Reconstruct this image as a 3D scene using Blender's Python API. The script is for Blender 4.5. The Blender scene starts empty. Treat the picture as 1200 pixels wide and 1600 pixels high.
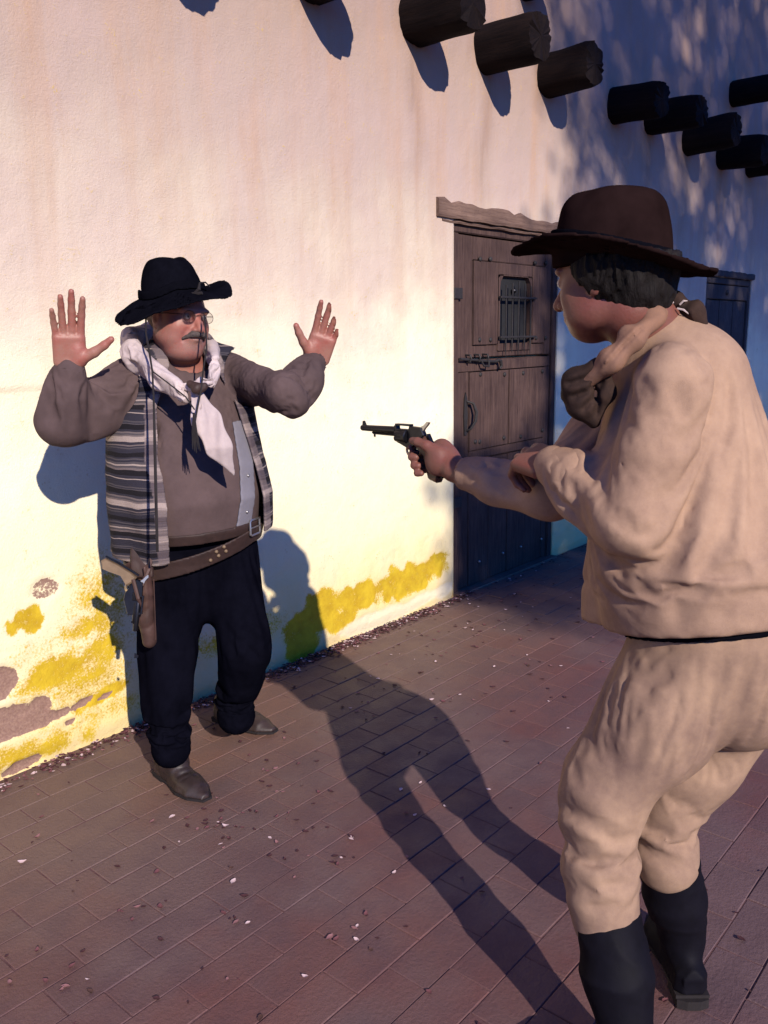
import bpy, math, random
import numpy as np
from mathutils import Vector, Matrix, noise as mn

scene = bpy.context.scene
col = scene.collection
rad = math.radians

# ------------------------------------------------------------------ camera
# The facade stands along world X (its face is the plane y = 0, the outside is y < 0).
F_PX = 1330.0
PITCH, ROLL, YAW = rad(11.715), rad(-0.888), rad(49.276)
CAM = np.array([0.0, -2.8055, 1.5])
FW = np.array([math.sin(YAW) * math.cos(PITCH), math.cos(YAW) * math.cos(PITCH), -math.sin(PITCH)])
_R0 = np.array([math.cos(YAW), -math.sin(YAW), 0.0])
_U0 = np.cross(_R0, FW)
RT = _R0 * math.cos(ROLL) + _U0 * math.sin(ROLL)
UP = -_R0 * math.sin(ROLL) + _U0 * math.cos(ROLL)
cd = bpy.data.cameras.new('camera'); cam = bpy.data.objects.new('camera', cd); col.objects.link(cam)
cam.matrix_world = Matrix(((RT[0], UP[0], -FW[0], CAM[0]), (RT[1], UP[1], -FW[1], CAM[1]),
                           (RT[2], UP[2], -FW[2], CAM[2]), (0, 0, 0, 1)))
cd.sensor_fit = 'AUTO'; cd.sensor_width = 36.0; cd.lens = F_PX / 1600 * 36.0
cd.clip_start = 0.05; cd.clip_end = 400.0
scene.camera = cam

# ------------------------------------------------------------------ light
SUN_AZ, SUN_EL = rad(206.0), rad(26.0)          # clockwise from +Y
world = bpy.data.worlds.new('World'); scene.world = world; world.use_nodes = True
wn = world.node_tree; wn.nodes.clear()
sky = wn.nodes.new('ShaderNodeTexSky'); sky.sky_type = 'NISHITA'; sky.sun_disc = False
sky.sun_elevation = SUN_EL; sky.sun_rotation = SUN_AZ; sky.ozone_density = 6.0; sky.air_density = 1.3; sky.dust_density = 0.4
bg = wn.nodes.new('ShaderNodeBackground'); bg.inputs['Strength'].default_value = 0.055
wo = wn.nodes.new('ShaderNodeOutputWorld')
tint = wn.nodes.new('ShaderNodeMix'); tint.data_type = 'RGBA'; tint.blend_type = 'MULTIPLY'; tint.inputs[0].default_value = 1.0
tint.inputs[7].default_value = (.16, .78, 2.3, 1)
wn.links.new(sky.outputs[0], tint.inputs[6]); wn.links.new(tint.outputs[2], bg.inputs['Color']); wn.links.new(bg.outputs[0], wo.inputs['Surface'])
sd = bpy.data.lights.new('sun', 'SUN'); sd.energy = 5.0; sd.angle = rad(0.55); sd.color = (1.0, 0.90, 0.78)
sun = bpy.data.objects.new('sun', sd); col.objects.link(sun)
TOSUN = Vector((math.sin(SUN_AZ) * math.cos(SUN_EL), math.cos(SUN_AZ) * math.cos(SUN_EL), math.sin(SUN_EL)))
sun.rotation_euler = TOSUN.to_track_quat('Z', 'Y').to_euler()
sun.location = (-4, -8, 8)
scene.view_settings.view_transform = 'Standard'; scene.view_settings.look = 'None'
scene.view_settings.gamma = 1.0; scene.view_settings.exposure = 0.5
scene.view_settings.use_curve_mapping = False
scene.render.engine = 'CYCLES'

# ------------------------------------------------------------------ helpers: places
def ray(x, y): return FW + RT * ((x - 600) / F_PX) - UP * ((y - 800) / F_PX)
def P(x, y, d): return CAM + ray(x, y) * d                       # a point seen at (x, y), d metres deep
def WP(x, y, v=0.0):                                             # the point of the plane y = -v seen there
    r = ray(x, y); q = CAM + r * ((-v - CAM[1]) / r[1]); return q[0], q[2]
def A(*v): return np.array(v, float)
def nrm(v): v = np.array(v, float); return v / np.linalg.norm(v)

# ------------------------------------------------------------------ helpers: objects
def tag(o, label=None, cat=None, group=None, kind=None):
    if label: o['label'] = label
    if cat: o['category'] = cat
    if group: o['group'] = group
    if kind: o['kind'] = kind
    return o
def empty(name, loc=(0, 0, 0)):
    o = bpy.data.objects.new(name, None); o.empty_display_size = .1; o.location = loc; col.objects.link(o); return o
def link(name, me, parent=None, mat=None, smooth=False):
    o = bpy.data.objects.new(name, me); col.objects.link(o)
    if parent is not None: o.parent = parent
    if mat is not None: me.materials.append(mat)
    if smooth: me.polygons.foreach_set('use_smooth', [True] * len(me.polygons))
    return o
def np_mesh(name, V, Q, smooth=True):
    """mesh from (n,3) vertices and (m,4) quads"""
    me = bpy.data.meshes.new(name)
    me.vertices.add(len(V)); me.vertices.foreach_set('co', np.ascontiguousarray(V, dtype=np.float32).ravel())
    k = Q.shape[1]
    me.loops.add(len(Q) * k); me.loops.foreach_set('vertex_index', np.ascontiguousarray(Q, dtype=np.int32).ravel())
    me.polygons.add(len(Q)); me.polygons.foreach_set('loop_start', np.arange(0, len(Q) * k, k, dtype=np.int32))
    me.polygons.foreach_set('use_smooth', np.full(len(Q), smooth))
    me.update(calc_edges=True); me.validate(); return me
def root_off(parent):
    off = np.zeros(3); p = parent
    while p is not None: off += np.array(p.location); p = p.parent
    return off

class MB:
    """collects simple solids in world coordinates, builds one mesh"""
    def __init__(s): s.v = []; s.f = []
    def add(s, v, f):
        n = len(s.v); s.v += [tuple(map(float, p)) for p in v]; s.f += [tuple(i + n for i in q) for q in f]; return s
    def box(s, lo, hi, bev=0.0, jit=0.0, rnd=random):
        x0, y0, z0 = lo; x1, y1, z1 = hi
        if bev <= 0:
            v = [(x0,y0,z0),(x1,y0,z0),(x1,y1,z0),(x0,y1,z0),(x0,y0,z1),(x1,y0,z1),(x1,y1,z1),(x0,y1,z1)]
            v = [tuple(c + rnd.uniform(-jit, jit) for c in p) for p in v]
            return s.add(v, [(0,3,2,1),(4,5,6,7),(0,1,5,4),(1,2,6,5),(2,3,7,6),(3,0,4,7)])
        b = bev; v = []
        for (ya, ins) in ((y1, 0), (y0 + b, 0), (y0, b)):          # front face (towards -Y) is bevelled
            v += [(x0+ins, ya, z0+ins), (x1-ins, ya, z0+ins), (x1-ins, ya, z1-ins), (x0+ins, ya, z1-ins)]
        v = [tuple(c + rnd.uniform(-jit, jit) for c in p) for p in v]
        f = [(0,1,2,3)]
        for r in (0, 4):
            for i in range(4):
                j = (i + 1) % 4; f.append((r+i, r+4+i, r+4+j, r+j))
        f.append((11,10,9,8)); return s.add(v, f)
    def tube(s, pts, radii, n=8, caps=True):
        pts = [Vector(p) for p in pts]; m = len(pts)
        if not hasattr(radii, '__len__'): radii = [radii] * m
        v = []; f = []; up = None
        for i, p in enumerate(pts):
            t = (pts[min(i+1, m-1)] - pts[max(i-1, 0)]).normalized()
            if up is None: up = t.orthogonal().normalized()
            up = (up - t * up.dot(t)).normalized(); sd_ = t.cross(up)
            for k in range(n):
                a = 2 * math.pi * k / n
                v.append(p + (up * math.cos(a) + sd_ * math.sin(a)) * radii[i])
        for i in range(m - 1):
            for k in range(n):
                k2 = (k + 1) % n; f.append((i*n+k, i*n+k2, (i+1)*n+k2, (i+1)*n+k))
        if caps: f.append(tuple(range(n-1, -1, -1))); f.append(tuple((m-1)*n + k for k in range(n)))
        return s.add(v, f)
    def prism(s, poly, org, ax, ay, az, th, bev=0.0):
        """polygon in the ax/ay plane, thickness th along az, centred"""
        n = len(poly); c = np.mean(poly, axis=0); v = []; f = []
        lay = [(-th/2, 1), (th/2, 1)] if bev <= 0 else [(-th/2, 1-bev), (-th/2*.6, 1), (th/2*.6, 1), (th/2, 1-bev)]
        for (h, sc) in lay:
            for p in poly:
                q = c + (np.array(p) - c) * sc; v.append(org + ax * q[0] + ay * q[1] + az * h)
        for r in range(len(lay) - 1):
            for i in range(n):
                j = (i + 1) % n; f.append((r*n+i, r*n+j, (r+1)*n+j, (r+1)*n+i))
        f.append(tuple(range(n-1, -1, -1))); f.append(tuple((len(lay)-1)*n + k for k in range(n)))
        return s.add(v, f)
    def ball(s, c, r, n=8, m=5):
        c = Vector(c); rr = r if hasattr(r, '__len__') else (r, r, r); v = [c - Vector((0, 0, rr[2]))]; f = []
        for i in range(1, m):
            a = -math.pi/2 + math.pi * i / m
            for k in range(n):
                b = 2*math.pi*k/n; v.append(c + Vector((rr[0]*math.cos(a)*math.cos(b), rr[1]*math.cos(a)*math.sin(b), rr[2]*math.sin(a))))
        v.append(c + Vector((0, 0, rr[2]))); t = len(v) - 1
        for k in range(n):
            k2 = (k+1) % n; f.append((0, 1+k2, 1+k)); f.append((t, t-n+k, t-n+k2))
            for i in range(m-2): f.append((1+i*n+k, 1+i*n+k2, 1+(i+1)*n+k2, 1+(i+1)*n+k))
        return s.add(v, f)
    def build(s, name, mat, parent=None, smooth=False):
        off = root_off(parent); me = bpy.data.meshes.new(name)
        me.from_pydata([tuple(np.array(p) - off) for p in s.v], [], s.f); me.update()
        o = link(name, me, parent, mat)
        if smooth:
            me.polygons.foreach_set('use_smooth', [True]*len(me.polygons))
            try: me.set_sharp_from_angle(angle=rad(40))
            except Exception: pass
        return o

# ------------------------------------------------------------------ helpers: materials
class NT:
    def __init__(s, name):
        s.m = bpy.data.materials.new(name); s.m.use_nodes = True; s.t = s.m.node_tree; s.b = s.t.nodes['Principled BSDF']
    def n(s, typ, **kw):
        x = s.t.nodes.new(typ)
        for k, v in kw.items():
            if k in x.inputs: x.inputs[k].default_value = v
            else: setattr(x, k, v)
        return x
    def l(s, a, b): s.t.links.new(a, b)
    def co(s, kind='Object'): return s.n('ShaderNodeTexCoord').outputs[kind]
    def mapped(s, scale=(1,1,1), kind='Object', rot=(0,0,0)):
        m = s.n('ShaderNodeMapping'); m.inputs['Scale'].default_value = scale; m.inputs['Rotation'].default_value = rot
        s.l(s.co(kind), m.inputs['Vector']); return m.outputs[0]
    def noise(s, vec, scale, detail=4, rough=.55, dist=0):
        x = s.n('ShaderNodeTexNoise'); x.inputs['Scale'].default_value = scale; x.inputs['Detail'].default_value = detail
        x.inputs['Roughness'].default_value = rough; x.inputs['Distortion'].default_value = dist
        s.l(vec, x.inputs['Vector']); return x.outputs['Fac']
    def ramp(s, fac, stops, interp='LINEAR'):
        r = s.n('ShaderNodeValToRGB'); r.color_ramp.interpolation = interp; e = r.color_ramp.elements
        while len(e) > len(stops): e.remove(e[-1])
        while len(e) < len(stops): e.new(1.0)
        for i, (p, c) in enumerate(stops):
            e[i].position = p; e[i].color = (c if hasattr(c, '__len__') else (c, c, c)) + ((1,) if not hasattr(c, '__len__') or len(c) == 3 else ())
        s.l(fac, r.inputs[0]); return r.outputs[0]
    def mix(s, fac, a, b, blend='MIX'):
        x = s.n('ShaderNodeMix', data_type='RGBA', blend_type=blend)
        for k, v in ((0, fac), (6, a), (7, b)):
            if hasattr(v, 'links') or hasattr(v, 'is_linked'): s.l(v, x.inputs[k])
            elif k == 0: x.inputs[0].default_value = v
            else: x.inputs[k].default_value = tuple(v) + (1,)
        return x.outputs[2]
    def math(s, op, a, b=None, clamp=False):
        x = s.n('ShaderNodeMath', operation=op, use_clamp=clamp)
        for k, v in ((0, a), (1, b)):
            if v is None: continue
            if hasattr(v, 'is_linked'): s.l(v, x.inputs[k])
            else: x.inputs[k].default_value = v
        return x.outputs[0]
    def bump(s, h, strength=.3, dist=.01):
        b = s.n('ShaderNodeBump'); b.inputs['Strength'].default_value = strength; b.inputs['Distance'].default_value = dist
        s.l(h, b.inputs['Height']); s.l(b.outputs[0], s.b.inputs['Normal'])
    def attr(s, name): return s.n('ShaderNodeAttribute', attribute_name=name).outputs['Fac']
    def set(s, rough=.8, spec=.3, metal=0.0):
        s.b.inputs['Roughness'].default_value = rough; s.b.inputs['Metallic'].default_value = metal
        s.b.inputs['Specular IOR Level'].default_value = spec; return s

def simple(name, c, rough=.8, var=.25, scale=30, bump=.15, bdist=.003, spec=.3, metal=0.0, c2=None, stretch=(1,1,1), sheen=0):
    t = NT(name).set(rough, spec, metal); v = t.mapped(stretch)
    f = t.noise(v, scale, 5, .6); big = t.noise(v, scale * .13, 3, .5)
    c2 = c2 or tuple(x * (1 - var) for x in c); hi = tuple(min(1, x * (1 + var)) for x in c)
    k = t.math('ADD', t.math('MULTIPLY', f, .5), t.math('MULTIPLY', big, .5))
    t.l(t.ramp(k, [(.32, c2), (.68, hi)]), t.b.inputs['Base Color'])
    if bump: t.bump(f, bump, bdist)
    if sheen: t.b.inputs['Sheen Weight'].default_value = sheen
    return t.m
def cloth(name, c, var=.18, weave=900, rough=.9, c2=None, bump=.25, patch=7, spec=.12):
    """woven cloth: thread bump, soft patchy fading"""
    t = NT(name).set(rough, spec); v = t.mapped()
    th = t.noise(v, weave * 1.1, 2, .7); big = t.noise(v, patch, 4, .6); mid = t.noise(v, 45, 4, .7)
    k = t.math('ADD', t.math('ADD', t.math('MULTIPLY', big, .62), t.math('MULTIPLY', mid, .20)), t.math('MULTIPLY', th, .18))
    c2 = c2 or tuple(x * (1 - var * 1.6) for x in c); hi = tuple(min(1, x * (1 + var)) for x in c)
    t.l(t.ramp(k, [(.35, c2), (.65, hi)]), t.b.inputs['Base Color'])
    t.bump(t.math('ADD', t.math('MULTIPLY', th, .6), mid), bump, .002); return t.m

M = {}
# skin
def skin(name, c, red, beard=None):
    t = NT(name).set(.5, .35); v = t.mapped(); a = t.noise(v, 16, 4, .6); b = t.noise(v, 160, 3, .6)
    base = t.mix(t.ramp(a, [(.4, 0.0), (.62, 1.0)]), c, red)
    t.l(t.mix(t.math('MULTIPLY', b, .5), base, tuple(x * .72 for x in c)), t.b.inputs['Base Color'])
    if beard:
        w_ = t.noise(v, 420, 2, .7); k_ = t.math('MULTIPLY', t.attr('stubble'), t.ramp(w_, [(.40, .0), (.6, .9)])); cc = t.mix(k_, t.b.inputs['Base Color'].links[0].from_socket, beard); t.l(cc, t.b.inputs['Base Color'])
    t.b.inputs['Subsurface Weight'].default_value = .08; t.b.inputs['Subsurface Radius'].default_value = (.012, .004, .002)
    t.b.inputs['Subsurface Scale'].default_value = .5
    t.bump(t.math('ADD', b, t.math('MULTIPLY', t.noise(v, 50, 3, .6), .8)), .3, .002); return t.m
M['skin'] = skin('ruddy_skin', (.27, .125, .095), (.27, .075, .060), (.115, .085, .085))
M['skin2'] = skin('tanned_skin', (.155, .063, .047), (.165, .050, .038))
M['black_felt'] = simple('black_felt', (.0035, .0035, .006), 1.0, .3, 60, .25, .002, .0)
M['brown_felt'] = simple('brown_felt', (.0125, .0065, .0065), .95, .5, 14, .3, .002, .0)
M['hatband'] = simple('hatband_leather', (.003, .003, .005), .9, .3, 60, spec=.0)
M['black_denim'] = cloth('black_denim', (.0030, .0030, .0060), .3, spec=0)
M['sweater'] = cloth('brown_knit', (.078, .052, .052), .18, 700)
M['undershirt'] = cloth('grey_undershirt', (.15, .14, .165), .1)
M['scarf'] = cloth('cream_cotton', (.45, .37, .36), .12, 900, c2=(.32, .26, .265))
M['scarf_lit'] = cloth('sunlit_bandana', (.20, .105, .065), .22, 500, c2=(.15, .085, .065), patch=12)  # sunlit tone of the aiming man's neckcloth, light put into the colour
M['scarf_shade'] = cloth('shaded_bandana', (.032, .018, .014), .4, 500, c2=(.014, .009, .009), patch=26)  # the same cloth in a shaded tone, shade put into the colour
M['leather'] = simple('brown_leather', (.028, .014, .012), .65, .45, 40, .3, .003, .4)
M['holster'] = simple('worn_leather', (.045, .022, .018), .6, .5, 28, .35, .003, .35)
M['dark_leather'] = simple('black_boot_leather', (.0035, .003, .006), .7, .4, 30, .25, .003, .10)
M['boot_brown'] = simple('dusty_boot_leather', (.022, .012, .011), .55, .6, 35, .35, .004, .5)
M['gunmetal'] = simple('blued_steel', (.022, .022, .028), .34, .3, 60, .08, .001, .5, .85)
M['steel'] = simple('bright_steel', (.42, .40, .38), .35, .2, 60, .05, .001, .5, .9)
M['brass'] = simple('aged_brass', (.60, .42, .22), .38, .25, 50, .1, .001, .5, .9)
M['bone'] = simple('bone_grip', (.15, .10, .06), .5, .25, 50, .1)
M['walnut'] = simple('walnut_grip', (.05, .022, .014), .4, .4, 60, .1)
M['iron'] = simple('rusted_iron', (.016, .013, .013), .7, .5, 60, .5, .003, .4)
M['hair'] = simple('dark_hair', (.008, .006, .006), .7, .5, 140, .8, .006, .12, stretch=(1, 1, .25))
M['greyhair'] = simple('grizzled_beard', (.16, .11, .10), .8, .45, 160, .8, .005, .2, stretch=(1, 1, .4))
M['cord'] = simple('dark_cord', (.012, .009, .010), .8, .3, 100)
M['eyewhite'] = simple('eye_white', (.30, .25, .24), .3, .1, 40, 0)
M['iris'] = simple('dark_iris', (.02, .014, .012), .2, .1, 40, 0)
M['khaki'] = cloth('tan_trouser_cloth', (.275, .180, .120), .20, 900, c2=(.15, .092, .075), patch=4)
M['shirt2'] = cloth('salmon_tan_shirt_cloth', (.315, .205, .140), .16, 800, c2=(.19, .115, .085), patch=4, bump=.5)

# ------------------------------------------------------------------ helpers: sculpting by distance fields
_rng = np.random.RandomState(7); _tab = _rng.rand(64, 64, 64).astype(np.float32)
def vnoise(X, seed=0):
    X = X + seed * 7.31; i = np.floor(X).astype(np.int64); f = (X - i).astype(np.float32); f = f * f * (3 - 2 * f)
    r = 0
    for dx in (0, 1):
        wx = f[:, 0] if dx else 1 - f[:, 0]
        for dy in (0, 1):
            wy = f[:, 1] if dy else 1 - f[:, 1]
            for dz in (0, 1):
                wz = f[:, 2] if dz else 1 - f[:, 2]
                r = r + _tab[(i[:, 0]+dx) & 63, (i[:, 1]+dy) & 63, (i[:, 2]+dz) & 63] * wx * wy * wz
    return r
def ridge(X, seed=0): n = vnoise(X, seed); return (1 - np.abs(2 * n - 1)) ** 2
def rc(X, a, b, r1, r2):
    a = np.asarray(a, float); ba = np.asarray(b, float) - a; pa = X - a
    h = np.clip(pa @ ba / (ba @ ba), 0, 1); return np.linalg.norm(pa - h[:, None] * ba, axis=1) - (r1 + (r2 - r1) * h)
def chain(X, pts, rs, k=.0):
    d = None
    for i in range(len(pts) - 1):
        e = rc(X, pts[i], pts[i+1], rs[i], rs[i+1]); d = e if d is None else (np.minimum(d, e) if k == 0 else smin(d, e, k))
    return d
def ell(X, c, r, M3=None):
    q = X - np.asarray(c, float)
    if M3 is not None: q = q @ np.asarray(M3).T
    r = np.asarray(r, float); k0 = np.linalg.norm(q / r, axis=1); k1 = np.linalg.norm(q / (r * r), axis=1) + 1e-9
    return k0 * (k0 - 1) / k1
def rbox(X, c, h, r, M3=None):
    q = X - np.asarray(c, float)
    if M3 is not None: q = q @ np.asarray(M3).T
    q = np.abs(q) - (np.asarray(h, float) - r)
    return np.linalg.norm(np.maximum(q, 0), axis=1) + np.minimum(q.max(axis=1), 0) - r
def smin(a, b, k): h = np.clip(.5 + .5 * (b - a) / k, 0, 1); return b + (a - b) * h - k * h * (1 - h)
def smax(a, b, k): return -smin(-a, -b, k)
def loft(X, st):
    """upright elliptical loft; stations (z, cx, cy, rx, ry)"""
    s = np.array(st, float); z = X[:, 2]; g = lambda j: np.interp(z, s[:, 0], s[:, j])
    rx, ry = g(3), g(4); k = np.sqrt(((X[:, 0]-g(1))/rx)**2 + ((X[:, 1]-g(2))/ry)**2)
    d = (k - 1) * np.minimum(rx, ry); out = np.maximum(s[0, 0] - z, z - s[-1, 0])
    return smax(d, out, .03)
def creases(X, L):
    """sum of fold lines: (a, b, width, depth); positive depth sinks, negative raises"""
    s = 0
    for (a, b, w, dp) in L:
        a = np.asarray(a, float); ba = np.asarray(b, float) - a; pa = X - a; h = np.clip(pa @ ba / (ba @ ba), 0, 1)
        q = np.linalg.norm(pa - h[:, None] * ba, axis=1); s = s + dp * np.exp(-(q / w) ** 2) * (1 - .6 * np.abs(2 * h - 1) ** 3)
    return s
def folds(X, L):
    """cloth folds: each a polyline seen from the street at depth d, with a valley and a raised lip beside it"""
    rel = X - CAM; z = rel @ FW; px = 600 + F_PX * (rel @ RT) / z; py = 800 - F_PX * (rel @ UP) / z; out = np.zeros(len(X))
    for pts, d0, w, s in L:
        w = w * 1.75
        lo_x = min(p[0] for p in pts) - 4*w; hi_x = max(p[0] for p in pts) + 4*w; lo_y = min(p[1] for p in pts) - 4*w; hi_y = max(p[1] for p in pts) + 4*w
        m = np.nonzero((px > lo_x) & (px < hi_x) & (py > lo_y) & (py < hi_y) & (np.abs(z - d0) < .24))[0]
        if not len(m): continue
        x, y = px[m], py[m]; seg = [math.dist(pts[i], pts[i+1]) for i in range(len(pts)-1)]; tot = sum(seg); acc = 0
        best = np.full(len(m), 1e9); sgn = np.zeros(len(m)); tt = np.zeros(len(m))
        for i in range(len(seg)):
            ax_, ay_ = pts[i]; bx, by = pts[i+1]; dx, dy = (bx-ax_)/seg[i], (by-ay_)/seg[i]
            t_ = (x-ax_)*dx + (y-ay_)*dy; tc = np.clip(t_, 0, seg[i]); q_ = np.hypot(x-ax_-dx*tc, y-ay_-dy*tc); side = (x-ax_)*-dy + (y-ay_)*dx
            k = q_ < best; best = np.where(k, q_, best); sgn = np.where(k, np.sign(side), sgn); tt = np.where(k, acc + tc, tt); acc += seg[i]
        t_ = tt / tot; tap = np.clip(5*np.minimum(t_, 1-t_) + .12, 0, 1); tap = tap * tap * (3 - 2*tap); q_ = best * sgn
        out[m] += s * tap * (np.exp(-(q_/w)**2) - .42*np.exp(-((q_ - 1.9*w)/(1.3*w))**2)) * np.exp(-((z[m]-d0)/.16)**4)
    return out
def sculpt(name, fn, lo, hi, h, mat, parent, chunk=400000):
    """surface-nets mesh of the zero set of fn inside the box"""
    lo = np.asarray(lo, float); hi = np.asarray(hi, float); nb = np.ceil((hi - lo) / h / 4).astype(int) + 1; n = nb * 4
    B = np.stack(np.meshgrid(*[np.arange(k) for k in nb], indexing='ij'), -1).reshape(-1, 3)
    dc = np.concatenate([fn(lo + (B[i:i+chunk] * 4 + 1.5) * h) for i in range(0, len(B), chunk)])
    D = np.repeat(np.repeat(np.repeat(np.where(dc < 0, -1, 1).astype(np.float32).reshape(nb), 4, 0), 4, 1), 4, 2)
    act = B[np.abs(dc) < 7.5 * h]; o4 = np.stack(np.meshgrid(*[np.arange(4)]*3, indexing='ij'), -1).reshape(-1, 3)
    I = (act[:, None] * 4 + o4[None]).reshape(-1, 3)
    val = np.concatenate([fn(lo + I[i:i+chunk] * h) for i in range(0, len(I), chunk)]).astype(np.float32)
    D[I[:, 0], I[:, 1], I[:, 2]] = val
    S = D < 0
    c = [(i, j, k) for i in (0, 1) for j in (0, 1) for k in (0, 1)]
    cnt = sum(S[i:n[0]-1+i, j:n[1]-1+j, k:n[2]-1+k].astype(np.int8) for (i, j, k) in c)
    cells = np.argwhere((cnt > 0) & (cnt < 8)); cv = np.stack([D[cells[:, 0]+i, cells[:, 1]+j, cells[:, 2]+k] for (i, j, k) in c], 1)
    ca = np.array(c, float); acc = np.zeros((len(cells), 3)); m = np.zeros(len(cells))
    for a in range(8):
        for b in range(a+1, 8):
            if np.abs(ca[a] - ca[b]).sum() != 1: continue
            va, vb = cv[:, a], cv[:, b]; s = (va < 0) != (vb < 0); t = np.where(s, va / np.where(s, va - vb, 1), 0)
            acc += np.where(s[:, None], ca[a] + t[:, None] * (ca[b] - ca[a]), 0); m += s
    V = lo + (cells + acc / m[:, None]) * h
    idx = np.full(n, -1, np.int32); idx[cells[:, 0], cells[:, 1], cells[:, 2]] = np.arange(len(cells))
    Q = []
    for ax in range(3):
        u, w = (ax + 1) % 3, (ax + 2) % 3
        sl0 = [slice(1, -1)]*3; sl1 = [slice(1, -1)]*3; sl0[ax] = slice(0, -1); sl1[ax] = slice(1, None)
        s0 = S[tuple(sl0)]; s1 = S[tuple(sl1)]; e = np.argwhere(s0 != s1)
        if not len(e): continue
        fl = s0[e[:, 0], e[:, 1], e[:, 2]]; off = np.ones(3, int); off[ax] = 0; e = e + off
        def g(du, dw):
            q = e.copy(); q[:, u] -= du; q[:, w] -= dw; return idx[q[:, 0], q[:, 1], q[:, 2]]
        q = np.stack([g(1, 1), g(0, 1), g(0, 0), g(1, 0)], 1); q[~fl] = q[~fl][:, ::-1]; Q.append(q)
    Q = np.concatenate(Q); Q = Q[(Q >= 0).all(1)]
    me = np_mesh(name, V - root_off(parent), Q); return link(name, me, parent, mat)

GARMENTS = []; GRAV = .30
def garment(name, fn, lo, hi, mat, parent, pin, grow=.10, h=.0115, inner=.022, bend=.25, slack=None):
    """a garment that is cut from fn, made a little too large and left to settle on the body inside it"""
    o = sculpt(name, fn, lo, hi, h, mat, parent)
    W = np.zeros(len(o.data.vertices)*3, np.float32); o.data.vertices.foreach_get('co', W); W = W.reshape(-1, 3).astype(float); Ed = np.zeros(len(o.data.edges)*2, np.int32); o.data.edges.foreach_get('vertices', Ed); Ed = Ed.reshape(-1, 2)
    dg_ = np.bincount(Ed.ravel(), minlength=len(W))[:, None]
    for lam in (.5, -.34) * 5:
        S_ = np.stack([np.bincount(Ed[:, 0], W[Ed[:, 1], k], len(W)) + np.bincount(Ed[:, 1], W[Ed[:, 0], k], len(W)) for k in range(3)], 1); W = W + lam * (S_ / np.maximum(dg_, 1) - W)
    o.data.vertices.foreach_set('co', W.astype(np.float32).ravel())
    c = sculpt(name + '_form', lambda X: fn(X) + inner, lo, hi, h * 1.6, None, parent)
    GARMENTS.append((o, c, pin, grow, bend, slack)); return o
def drape(frames=18):
    me_all = []
    for (o, c, pin, grow, bend, slack) in GARMENTS:
        off = root_off(o.parent); W = np.zeros(len(o.data.vertices)*3, np.float32); o.data.vertices.foreach_get('co', W); W = W.reshape(-1, 3) + off
        wt = np.clip(pin(W), 0, 1); g = o.vertex_groups.new(name='pin')
        for lv in range(1, 51):
            ids = np.nonzero(np.abs(wt*50 - lv) <= .5)[0]
            if len(ids): g.add([int(i) for i in ids], lv/50, 'REPLACE')
        cm = o.modifiers.new('cloth', 'CLOTH'); s = cm.settings; s.quality = 5; s.mass = .25; s.tension_stiffness = 14; s.compression_stiffness = 14; s.shear_stiffness = 6; s.bending_stiffness = bend
        s.tension_damping = 12; s.compression_damping = 12; s.shear_damping = 8; s.air_damping = 4; s.vertex_group_mass = 'pin'; s.pin_stiffness = 1.0; s.shrink_min = -grow; s.shrink_max = -grow
        if slack:
            g2 = o.vertex_groups.new(name='slack'); sl_ = np.clip(slack(W), 0, 1)
            for lv in range(1, 11):
                ids = np.nonzero(np.abs(sl_*10 - lv) <= .5)[0]
                if len(ids): g2.add([int(i) for i in ids], lv/10, 'REPLACE')
            s.vertex_group_shrink = 'slack'; s.shrink_min = -.005
        cm.collision_settings.distance_min = .003; cm.collision_settings.use_self_collision = False; cm.collision_settings.collision_quality = 2
        s.effector_weights.gravity = GRAV; cm.point_cache.frame_start = 1; cm.point_cache.frame_end = frames
        co = bpy.data.collections.new('form'); col.children.link(co); co.objects.link(c); cm.collision_settings.collection = co; cc = c.modifiers.new('collision', 'COLLISION'); c.collision.thickness_outer = .003; c.collision.thickness_inner = .02
    scene.frame_start = 1; scene.frame_end = frames
    for f in range(1, frames + 1): scene.frame_set(f)
    dg = bpy.context.evaluated_depsgraph_get()
    for (o, c, pin, grow, bend, slack) in GARMENTS: me_all.append(bpy.data.meshes.new_from_object(o.evaluated_get(dg)))
    for (o, c, pin, grow, bend, slack), me in zip(GARMENTS, me_all):
        o.modifiers.clear(); o.vertex_groups.clear(); me.name = o.name; o.data = me; sm = o.modifiers.new('smooth', 'SUBSURF'); sm.levels = 1; sm.render_levels = 1
        co = c.users_collection; bpy.data.objects.remove(c)
    for k in [k for k in col.children if k.name.startswith('form')]: bpy.data.collections.remove(k)
    scene.frame_set(1)

# =================================================================== THE SETTING
rnd = random.Random(11)
# ---- earth reaching the horizon
t = NT('packed_earth').set(.95, .1); v = t.mapped()
t.l(t.ramp(t.noise(v, 1.3, 6, .6), [(.3, (.10, .060, .050)), (.7, (.17, .11, .09))]), t.b.inputs['Base Color']); t.bump(t.noise(v, 30, 4), .3)
gm = MB(); gm.add([(-150, -150, -.035), (150, -150, -.035), (150, 150, -.035), (-150, 150, -.035)], [(0, 1, 2, 3)])
tag(gm.build('ground', t.m), kind='structure')

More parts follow.
